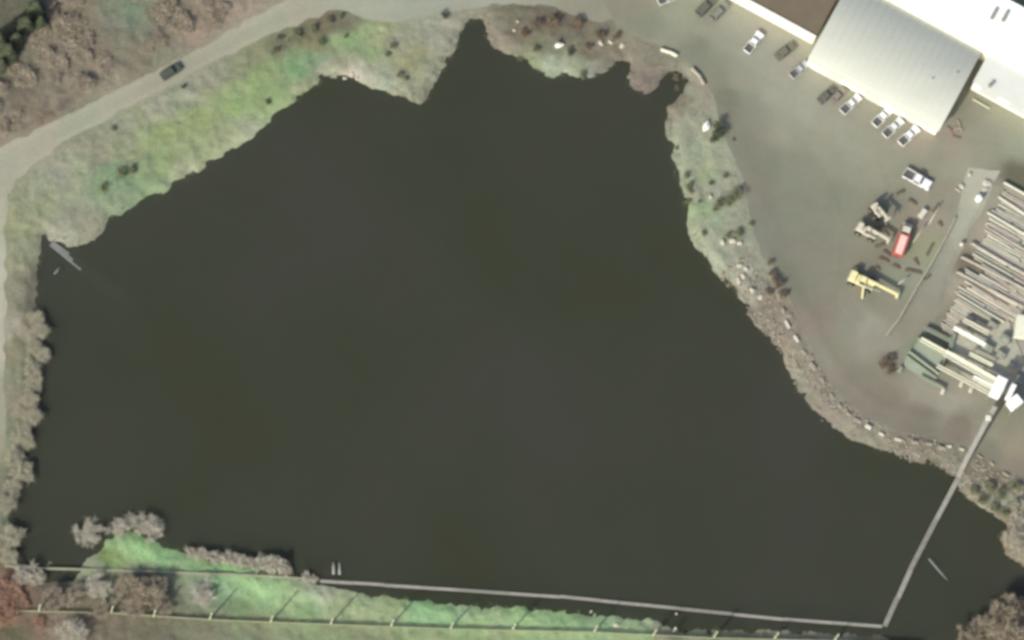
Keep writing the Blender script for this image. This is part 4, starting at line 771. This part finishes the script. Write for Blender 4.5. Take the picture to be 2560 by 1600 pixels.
rb_, roofb, A2, u2, v2, slab2, Lb = slab_building('white_roofed_hall', (2448, 124), 6.4, 32, 24, 13.2, M['white_metal'], M['white_wall'], 'long hall with a bright white roof behind the curved roof', .02)
for i, x in enumerate(np.arange(2.0, Lb, 4.0)): slab2(x, x + .08, .05, 13.15, .002, .05).build('roof_seam', M['white_metal'], roofb)
for px, py in ((2484, 36), (2512, 42)):
    p = G(px, py, 6.6); a = p - v2 * 1.3 - rb_.location; c = p + v2 * 1.3 - rb_.location
    a.z = c.z = 6.9; MB().beam(a, c, .7, .6).build('roof_vent', M['steel'], rb_)
rc_, roofc, A3, u3, v3, slab3, Lc = slab_building('lean_to_shed', (2446, 214), 5.4, 1.4, 22, 7.0, M['cream_roof'], M['white_wall'], 'off white lean-to shed roof on the yard side of the white hall', .09)
slab3(2.2, 6.4, -1.1, -.05, -.25, -.12).build('awning', M['cream_roof'], roofc)
slab3(9.0, 14.5, -.9, -.05, -.25, -.12).build('awning', M['cream_roof'], roofc)
p = G(2474, 216, 5.7) - rc_.location; MB().cyl((p.x, p.y, 5.5), (p.x, p.y, 6.9), .35, .35, 12).cyl((p.x, p.y, 6.9), (p.x, p.y, 7.0), .5, .4, 12).build('exhaust_stack', M['steel'], rc_)
# scrap by the corner
def lumber(name, a, b, w, h, z, material, label, cat, group=None):
    pa, pb = G(a[0], a[1], z), G(b[0], b[1], z); c = (pa + pb) / 2
    o = MB().beam(pa - c, pb - c, w, h).build(name, material, None, loc=c, bevel=min(w, h) * .15); tag(o, label, cat, group); return o
for i, (a, b, z, l) in enumerate([((2368,316),(2384,332),.2,'rusty plank nearest the curved roof corner'), ((2394,300),(2406,330),.2,'rusty plank upright in the scrap by the roof corner'), ((2380,340),(2402,346),.2,'rusty plank lowest in the scrap by the roof corner'), ((2384,326),(2400,318),.45,'rusty plank lying across others by the roof corner')]):
    lumber('scrap_plank', a, b, .45, .22, z, M['rust'] if i % 2 == 0 else M['block'], l, 'plank', 'scrap by the roof corner')
lumber('pipe', (2432, 248), (2474, 272), .2, .2, .6, M['cream_steel'], 'long cream pipe lying before the lean-to shed', 'pipe')
# ------------------------------------------------------------------ low wall and poles along the lane
wall_pts = [(2388, 545), (2366, 590), (2333, 650), (2290, 722), (2247, 798), (2216, 838)]
lw = empty('kerb_wall', G(*wall_pts[0])); tag(lw, 'long low concrete kerb wall along the paved lane', 'wall'); base = lw.location.copy()
for a, b in zip(wall_pts[:-1], wall_pts[1:]):
    pa, pb = G(*a), G(*b); n = max(1, int((pb - pa).length / 3.0))
    for i in range(n):
        q0 = pa.lerp(pb, (i + .015) / n); q1 = pa.lerp(pb, (i + .985) / n)
        MB().beam(q0 - base + Vector((0, 0, .37)), q1 - base + Vector((0, 0, .37)), .3, .82).build('wall_panel', M['concrete'], lw, bevel=.03)
for i, (a, b, l) in enumerate([((2356,504),(2322,560),'pale pole lying in the yard near the large white truck'), ((2318,556),(2282,606),'pale pole lying right of the red truck'), ((2274,688),(2244,712),'short pale pole lying below the red truck'), ((2402,480),(2388,470),'short pale timber on the lane by the yard corner')]):
    pa, pb = G(a[0], a[1], .2), G(b[0], b[1], .2); c = (pa + pb) / 2
    tag(MB().cyl(pa - c, pb - c, .17, .13, 9).build('timber_pole', M['log2'], None, True, loc=c), l, 'pole')
def tank(px, py, r, h, label, material):
    t = empty('storage_tank', on_land(px, py, 0)); tag(t, label, 'tank'); z0 = .02
    MB().cyl((0, 0, z0), (0, 0, h), r, r, 20).build('shell', material, t, bevel=.04); MB().cyl((0, 0, h), (0, 0, h + .25), r * .98, r * .3, 20).build('lid', material, t); MB().cyl((r * .5, 0, h), (r * .5, 0, h + .4), .08, .08, 8).build('valve', M['steel'], t)
tank(2446, 498, .72, 1.5, 'round white tank beside the lane', M['white_steel'])
tank(2403, 612, .42, 1.0, 'small pale drum at the lane edge by the log deck', M['white_block'])
for i, (x, y, w, l) in enumerate([(2468,458,2.0,'larger pale rock heap at the top of the lane'), (2462,474,1.6,'pale rock just below another at the top of the lane'), (2424,436,1.0,'pale rock at the very top of the lane'), (2404,466,1.3,'pale rock on the yard side of the lane')]): rock(x, y, (w, w * .75), i * .7, l, None, None, .9)

# ------------------------------------------------------------------ log deck
LD = [(2520,432),(2500,470),(2486,505),(2466,540),(2452,585),(2432,612),(2420,650),(2396,690),(2386,720),(2372,760),(2358,790),(2340,822),(2372,846),(2420,838),(2490,815),(2640,790),(2700,500)]
ld_w = poly_w(LD); ang0 = heading(2500, 600, 87, 51); du = Vector((math.cos(ang0), math.sin(ang0), 0)); dv = Vector((-du.y, du.x, 0))
logmesh = []
for k in range(5):
    for L_ in (5.0, 8.0, 12.0):
        mb = MB(); rd = random.Random(k * 10 + L_); n = 9; seg = 5; prev = None; vs = []; fs = []
        for s in range(seg + 1):
            t = s / seg; rr = 1.0 - .25 * t; oy, oz = rd.gauss(0, .05), rd.gauss(0, .04)
            for i in range(n): a = 2 * math.pi * i / n; vs.append((L_ * (t - .5), rr * math.cos(a) * rd.uniform(.94, 1.06) + oy, rr * math.sin(a) + oz))
        for s in range(seg):
            for i in range(n): fs.append((s * n + i, s * n + (i + 1) % n, (s + 1) * n + (i + 1) % n, (s + 1) * n + i))
        fs += [tuple(range(n - 1, -1, -1)), tuple(range(seg * n, seg * n + n))]
        mb.add(vs, fs); logmesh.append((L_, mb.mesh('log', M['log%d' % k], True)))
GAPS = [(2430,662,34,14),(2486,512,16,6),(2545,466,30,8),(2440,792,30,4),(2545,440,40,26),(2418,626,14,10),(2400,705,16,8)]
def in_gap(p):
    for gx, gy, ra_, rb2 in GAPS:
        q = G(gx, gy); d = p - q
        if (d.dot(du) / (ra_ * MPP)) ** 2 + (d.dot(dv) / (rb2 * MPP)) ** 2 < 1: return True
    return False
org = G(2480, 620); rl = random.Random(5); nlog = 0; yv = -22.0
while yv < 20.0:
    rad = rl.uniform(.2, .34); yv += rad * 2 * rl.uniform(.98, 1.06)
    xs_ = np.arange(-26, 26, .25); pts_ = [org + du * float(x) + dv * yv for x in xs_]
    inside = sdist(np.array([[q.x, q.y] for q in pts_]), ld_w) > 0
    ok = [bool(a) and not in_gap(q) for a, q in zip(inside, pts_)]
    runs = []; st = None
    for x, f in zip(xs_, ok):
        if f and st is None: st = x
        if not f and st is not None: runs.append((st, x)); st = None
    if st is not None: runs.append((st, xs_[-1]))
    for x0, x1 in runs:
        x0 += rl.uniform(0, 1.3)
        while x1 - x0 > 2.5:
            L2 = min(rl.uniform(5, 14), x1 - x0)
            L_, me = rl.choice(logmesh); c = org + du * (x0 + L2 / 2) + dv * yv; x0 += L2 + rl.uniform(.1, .5)
            if rl.random() < .02: continue
            o = link('log', me); o.location = c + Vector((0, 0, .045 + rad * .97 + (rl.random() < .25) * rl.uniform(.1, .35))); o.rotation_euler = (0, 0, ang0 + rl.gauss(0, .01) + (math.pi if rl.random() < .5 else 0)); o.scale = (L2 / L_, rad, rad)
            tag(o, 'peeled tan log lying side by side in the log deck', 'log', 'logs in the log deck'); nlog += 1
# pale skids above the logs
for i, (a, b, l) in enumerate([((2496,492),(2600,560),'pale steel skid beam second from the top across the log deck'), ((2468,531),(2620,620),'pale steel skid beam third from the top across the log deck'), ((2510,456),(2610,512),'topmost pale steel skid beam across the log deck'), ((2428,608),(2620,718),'pale steel skid beam in the middle of the log deck'), ((2404,643),(2600,742),'pale steel skid beam crossing the dark gap in the deck'), ((2392,680),(2560,768),'lowest pale steel skid beam across the log deck')]):
    t = empty('skid_beam', G(a[0], a[1], 0)); tag(t, l, 'beam'); b0 = t.location.copy(); pa, pb = G(a[0], a[1], 1.0), G(b[0], b[1], 1.0)
    MB().beam(pa - b0, pb - b0, .4, .3).build('rail', M['cream_steel'] if i < 3 else M['log2'], t, bevel=.03)
    n = int((pb - pa).length / 4)
    for k in range(n + 1):
        q = pa.lerp(pb, k / max(n, 1)) - b0; MB().beam((q.x, q.y, 0), (q.x, q.y, .86), .25, .25).build('leg', M['steel'], t)

# ------------------------------------------------------------------ sawmill infeed: platform, conveyors, hoppers
def platform(name, pp, z, material, label, rail=True, th=.25):
    c = G(pp[0][0], pp[0][1]); t = empty(name, c); tag(t, label, 'platform'); q = [G(x, y, z) - c for x, y in pp]
    MB().prism([(p.x, p.y) for p in q], z - th, z).build('deck', material, t, bevel=.03)
    for p in q: MB().beam((p.x * .97, p.y * .97, -.05), (p.x * .97, p.y * .97, z - th), .25, .25).build('leg', M['steel'], t)
    if rail:
        for a, b in zip(q, q[1:] + q[:1]): MB().beam((a.x, a.y, z + .55), (b.x, b.y, z + .55), .12, .9).build('side_board', M['green_steel'], t)
platform('steel_platform', [(2272,880),(2292,846),(2368,884),(2346,936)], 1.0, M['green_steel'], 'grey green steel platform at the foot of the log deck')
platform('lower_platform', [(2258,912),(2268,888),(2344,944),(2334,952),(2300,940)], .5, M['green_steel'], 'low grey green apron below the steel platform', False)
platform('concrete_pad', [(2372,832),(2520,800),(2560,900),(2520,990),(2440,960),(2370,905)], .3, M['concrete'], 'pale concrete pad under the mill conveyors', False, .26)
def conveyor(a, b, za, zb, w, label, material='cream_steel', belt='belt'):
    c = G(a[0], a[1]); t = empty('conveyor', c); tag(t, label, 'conveyor'); pa, pb = G(a[0], a[1], za) - c, G(b[0], b[1], zb) - c; d = (pb - pa).normalized(); s = Vector((-d.y, d.x, 0)).normalized()
    MB().beam(pa, pb, w, .2).build('belt', M[belt], t)
    for k in (-1, 1): MB().beam(pa + s * (k * w / 2) + Vector((0, 0, .12)), pb + s * (k * w / 2) + Vector((0, 0, .12)), .16, .5).build('side_rail', M[material], t, bevel=.02)
    n = max(1, int((pb - pa).length / 3.5))
    for k in range(n + 1):
        q = pa.lerp(pb, (k + .05) / (n + .1))
        for g in (-1, 1):
            e = q + s * (g * w * .4); MB().beam((e.x, e.y, -.02), (e.x, e.y, e.z - .1), .14, .14).build('leg', M['steel'], t)
conveyor((2302,848),(2362,881),1.9,2.0,.75,'bright cream conveyor at the top of the green platform','cream_steel','cream_steel')
conveyor((2362,882),(2498,958),2.2,3.2,1.3,'wide cream conveyor running down to the tall white hopper','cream_steel','cream_steel')
conveyor((2342,914),(2480,988),2.0,3.0,.6,'narrow cream conveyor lowest of those reaching the white hopper')
conveyor((2384,819),(2464,864),2.0,2.2,.6,'pale conveyor second from the top in the mill infeed','white_steel','white_steel')
conveyor((2408,800),(2472,834),1.8,2.0,.6,'topmost pale conveyor in the mill infeed')
conveyor((2424,884),(2482,914),2.6,2.8,.55,'short cream conveyor above the wide cream one','cream_steel','cream_steel')
conveyor((2432,944),(2492,974),2.2,2.8,.8,'short bright conveyor between the wide and the narrow one','white_steel','cream_steel')
conveyor((2312,820),(2380,856),1.2,1.4,.4,'thin green conveyor along the green platform','green_steel','green_steel')
conveyor((2386,834),(2370,888),1.4,1.4,.5,'short green cross conveyor linking two pale ones','green_steel','green_steel')
conveyor((2302,940),(2362,972),.8,.9,.3,'thin green rail conveyor below the green platform','green_steel','green_steel')
def hopper(px, py, z, sx, sy, label, material='white_steel', dx=14, dy=-30):
    t = empty('hopper', G(px, py, z).xy.to_3d(), heading(px, py, dx, dy)); tag(t, label, 'hopper'); h = z
    MB().box((0, 0, h - 1.4), (sx, sy, 2.8)).build('bin', M[material], t, bevel=.06); MB().box((0, 0, h + .08), (sx * 1.06, sy * 1.06, .15)).build('cover', M[material], t, bevel=.02)
    MB().box((0, 0, h - 3.3), (sx * .5, sy * .5, 1.0), top=(1.9, 1.9)).build('chute', M['steel'], t)
    for x in (-1, 1):
        for y in (-1, 1): MB().beam((x * sx * .45, y * sy * .45, 0), (x * sx * .45, y * sy * .45, h - 2.6), .22, .22).build('leg', M['steel'], t)
hopper(2497, 966, 6.5, 4.2, 2.2, 'tall white hopper at the head of the jack ladder')
hopper(2538, 1004, 6.0, 2.6, 2.2, 'smaller white hopper right of the tall one', 'white_steel', 30, -22)
hopper(2528, 978, 5.2, 3.2, 1.0, 'narrow white hopper between the two larger ones')
hopper(2556, 815, 5.5, 4.5, 2.6, 'pale hopper at the right edge above the conveyors', 'cream_steel', 4, -30)
def machine(px, py, sx, sy, h, label, dx=30, dy=17, material='steel'):
    t = empty('machine_housing', on_land(px, py, .2), heading(px, py, dx, dy)); tag(t, label, 'machine')
    MB().box((0, 0, h * .35), (sx, sy, h * .7)).build('housing', M[material], t, bevel=.05); MB().box((-sx * .15, 0, h * .82), (sx * .5, sy * .7, h * .28)).build('motor_cover', M['green_steel'], t, bevel=.05)
    MB().cyl((sx * .3, -sy * .3, h * .66), (sx * .3, sy * .3, h * .86), .25, .25, 10).build('drum', M['steel'], t)
machine(2468, 872, 2.4, 1.6, 1.6, 'grey mill machine between the upper conveyors'); machine(2500, 890, 2.0, 1.6, 1.8, 'grey mill machine in the middle of the infeed'); machine(2512, 850, 1.8, 2.2, 1.8, 'grey mill machine below the pale hopper', 10, -26)
machine(2530, 920, 2.4, 1.4, 1.4, 'pale mill machine above the narrow white hopper', 30, 17, 'belt'); machine(2548, 950, 1.6, 1.6, 1.2, 'small mill machine at the right edge', 30, 17, 'concrete'); machine(2480, 815, 2.2, 1.5, 1.4, 'grey mill machine beside the topmost conveyor')
machine(2250, 925, 1.4, .8, 1.0, 'small dark machine at the platform corner by the brown bushes', 10, -20)
for x, y, l in [(2356,980,'pale block lowest below the green platform'), (2402,962,'pale block near the narrow cream conveyor'), (2426,976,'pale block under the narrow cream conveyor')]:
    o = link('barrier_block', blw); o.location = on_land(x, y, 0); o.scale = (.6, .9, .9); o.rotation_euler = (0, 0, 1.2); tag(o, l, 'block')

# ------------------------------------------------------------------ jack ladder and floating boom
def jack_ladder():
    P = [(2488,1016,5.6),(2470,1046,4.8),(2438,1106,2.6),(2412,1156,.9),(2394,1194,-.45)]
    c = G(2412, 1156); t = empty('jack_ladder', c); tag(t, 'grey inclined jack ladder conveyor climbing from pond to mill', 'conveyor')
    W_ = [G(*p) - c for p in P]
    for i, (a, b) in enumerate(zip(W_[:-1], W_[1:])):
        d = (b - a).normalized(); s = Vector((-d.y, d.x, 0)).normalized()
        MB().beam(a, b, .8, .14).build('trough', M['wood'], t)
        for k in (-1, 1): MB().beam(a + s * .48 * k + Vector((0, 0, .14)), b + s * .48 * k + Vector((0, 0, .14)), .14, .42).build('side_rail', M['wood'], t)
    for k in range(12):
        f = k / 11 * (len(W_) - 2); i = min(int(f), len(W_) - 3); q = W_[i].lerp(W_[i + 1], f - i); d = (W_[i + 1] - W_[i]).normalized(); s = Vector((-d.y, d.x, 0)).normalized()
        if q.z > .6 and k % 2 == 0:
            for g in (-1, 1): MB().beam((q.x + s.x * .5 * g, q.y + s.y * .5 * g, -.3), (q.x + s.x * .45 * g, q.y + s.y * .45 * g, q.z - .1), .2, .2).build('leg', M['wood_dark'], t)
    q = W_[1]; MB().box((q.x, q.y, q.z + .45), (1.1, 1.1, .6)).build('drive_box', M['cream_steel'], t, bevel=.04)
jack_ladder()
def boom(name, pts, w, label, seg=9.0, over_land=False):
    base = G(pts[0][0], pts[0][1], WZ); t = empty(name, base); tag(t, label, 'walkway'); rb3 = random.Random(len(pts) + int(pts[0][0]))
    for (a, b) in zip(pts[:-1], pts[1:]):
        pa, pb = G(a[0], a[1], WZ + (a[2] if len(a) > 2 else .18)), G(b[0], b[1], WZ + (b[2] if len(b) > 2 else .18)); n = max(1, round((pb - pa).length / seg))
        for i in range(n):
            q0 = pa.lerp(pb, (i + .004) / n) - base; q1 = pa.lerp(pb, (i + .996) / n) - base; d = (q1 - q0).normalized(); s = Vector((-d.y, d.x, 0)); j = s * rb3.uniform(-.08, .08)
            wm = M['fence'] if name == 'plank_walkway' else M['wood'] if rb3.random() < .7 else M['wood_dark']
            dk = MB().beam(q0 + j + Vector((0, 0, rb3.uniform(0, .05))), q1 + j, w, .12).build('deck_section', wm, t)
            for k in (-1, 1): MB().cyl(q0 + j + s * (k * w * .42) + Vector((0, 0, -.12)), q1 + j + s * (k * w * .42) + Vector((0, 0, -.12)), .17, .15, 8).build('float_log', M['wood_dark'], dk)
boom('floating_boom', [(2395,1196),(2340,1300),(2276,1424),(2212,1566)], .95, 'straight floating boom walkway running from the jack ladder to its corner')
boom('floating_boom', [(2206,1566),(1960,1547),(1700,1521),(1400,1491),(1150,1474),(960,1462),(800,1452)], .5, 'long floating boom walkway along the south shore')
boom('plank_walkway', [(796,1450,.55),(700,1442,.9),(560,1434,1.0),(400,1428,1.0),(220,1424,.75),(100,1421,.5),(10,1415,.9)], .34, 'weathered plank walkway crossing the grass to the left edge')
def piling(px, py, h, r, label):
    t = empty('piling', G(px, py, WZ)); tag(t, label, 'piling', None); MB().cyl((0, 0, -1.5), (0, 0, h), r, r * .9, 10).build('post', M['wood'], t, True); MB().cyl((0, 0, h), (0, 0, h + .12), r * 1.1, r * .6, 10).build('cap', M['white_block'], t)
piling(1476, 1532, 1.8, .18, 'thin grey piling below the boom at the grass edge'); piling(1684, 1578, 3.2, .24, 'pale piling standing where the south grass ends')
piling(1690, 1536, .8, .2, 'short piling touching the south boom')
def log_in_water(a, b, za, zb, r0, r1, label, material='wood'):
    pa, pb = G(a[0], a[1], WZ + za), G(b[0], b[1], WZ + zb); c = (pa + pb) / 2
    tag(MB().cyl(pa - c, pb - c, r0, r1, 12).build('sunken_log', M[material], None, True, loc=c), label, 'log')
log_in_water((2322,1396), (2372,1456), .1, -.16, .26, .14, 'thin half sunken log east of the straight boom', 'wet')
log_in_water((834,1406), (834,1436), .12, .06, .3, .3, 'left of two short pale logs floating by the boom end')
log_in_water((849,1406), (849,1437), .12, .06, .26, .26, 'right of two short pale logs floating by the boom end')
# made-up planks standing in for the pale inflow plume, north west corner
rt = empty('plume_planks', G(140, 622, WZ)); tag(rt, 'grey planks standing in for the pale plume in the north west corner', 'plume'); b0 = rt.location.copy()
for k in range(3):
    off = (k - 1) * .42; pa, pb = G(128, 608, WZ + .03), G(292 + k * 4, 742 - k * 3, WZ - .14 - .08 * k); d = (pb - pa).normalized(); s_ = Vector((-d.y, d.x, 0)).normalized() * off
    MB().beam(pa + s_ - b0, pb + s_ - b0, .38, .1).build('plank', M['wet'], rt)
log_in_water((150,668), (132,690), .02, -.25, .28, .2, 'short half sunken log beside the plume planks', 'wet')

# ------------------------------------------------------------------ tall poles and low fence on the south bank
PP = [(97,1528),(278,1532),(384,1542),(524,1549),(676,1556),(826,1561),(977,1566),(1126,1572),(1281,1575),(1485,1580),(1632,1590),(1783,1595),(1935,1598),(2085,1602)]
pole_me = MB().cyl((0, 0, -.5), (0, 0, 3.5), .24, .22, 9).cyl((0, 0, 3.5), (0, 0, 7.0), .22, .18, 9).mesh('pole_shaft', M['pole'], True)
cap_me = MB().cyl((0, 0, 7.0), (0, 0, 7.08), .2, .1, 9).mesh('cap', M['steel']); arm_me = MB().box((0, 0, 6.6), (.5, .1, .12)).mesh('bracket', M['steel'])
for i, (x, y) in enumerate(PP):
    t = empty('tall_pole', on_land(x, y, 0)); tag(t, 'tall slim pale pole, ' + ORD[i] + ' from the left along the low south fence', 'pole', 'poles along the south fence')
    for nme, mm in (('shaft', pole_me), ('cap', cap_me), ('bracket', arm_me)): link(nme, mm, t)
FP = [(-60,1522),(60,1529),(278,1534),(524,1551),(826,1563),(1126,1574),(1485,1582),(1783,1597),(2085,1604),(2300,1612)]
fr = empty('low_fence', on_land(60, 1529, 0)); tag(fr, 'low wooden rail fence running along the south bank', 'fence'); b0 = fr.location.copy()
for a, b in zip(FP[:-1], FP[1:]):
    pa, pb = G(a[0], a[1], 0), G(b[0], b[1], 0); n = max(1, round((pb - pa).length / 4.2))
    for i in range(n):
        q0, q1 = pa.lerp(pb, i / n), pa.lerp(pb, (i + 1) / n)
        for z, h in ((1.05, .2), (.62, .26), (.2, .26)):
            MB().beam(Vector((q0.x, q0.y, z)) - b0, Vector((q1.x, q1.y, z)) - b0, .1, h).build('rail', M['fence'], fr)
        MB().box((q0.x - b0.x, q0.y - b0.y, .5 - b0.z), (.16, .16, 1.3)).build('post', M['fence'], fr)
print('logs', nlog, 'objects', len(bpy.data.objects))
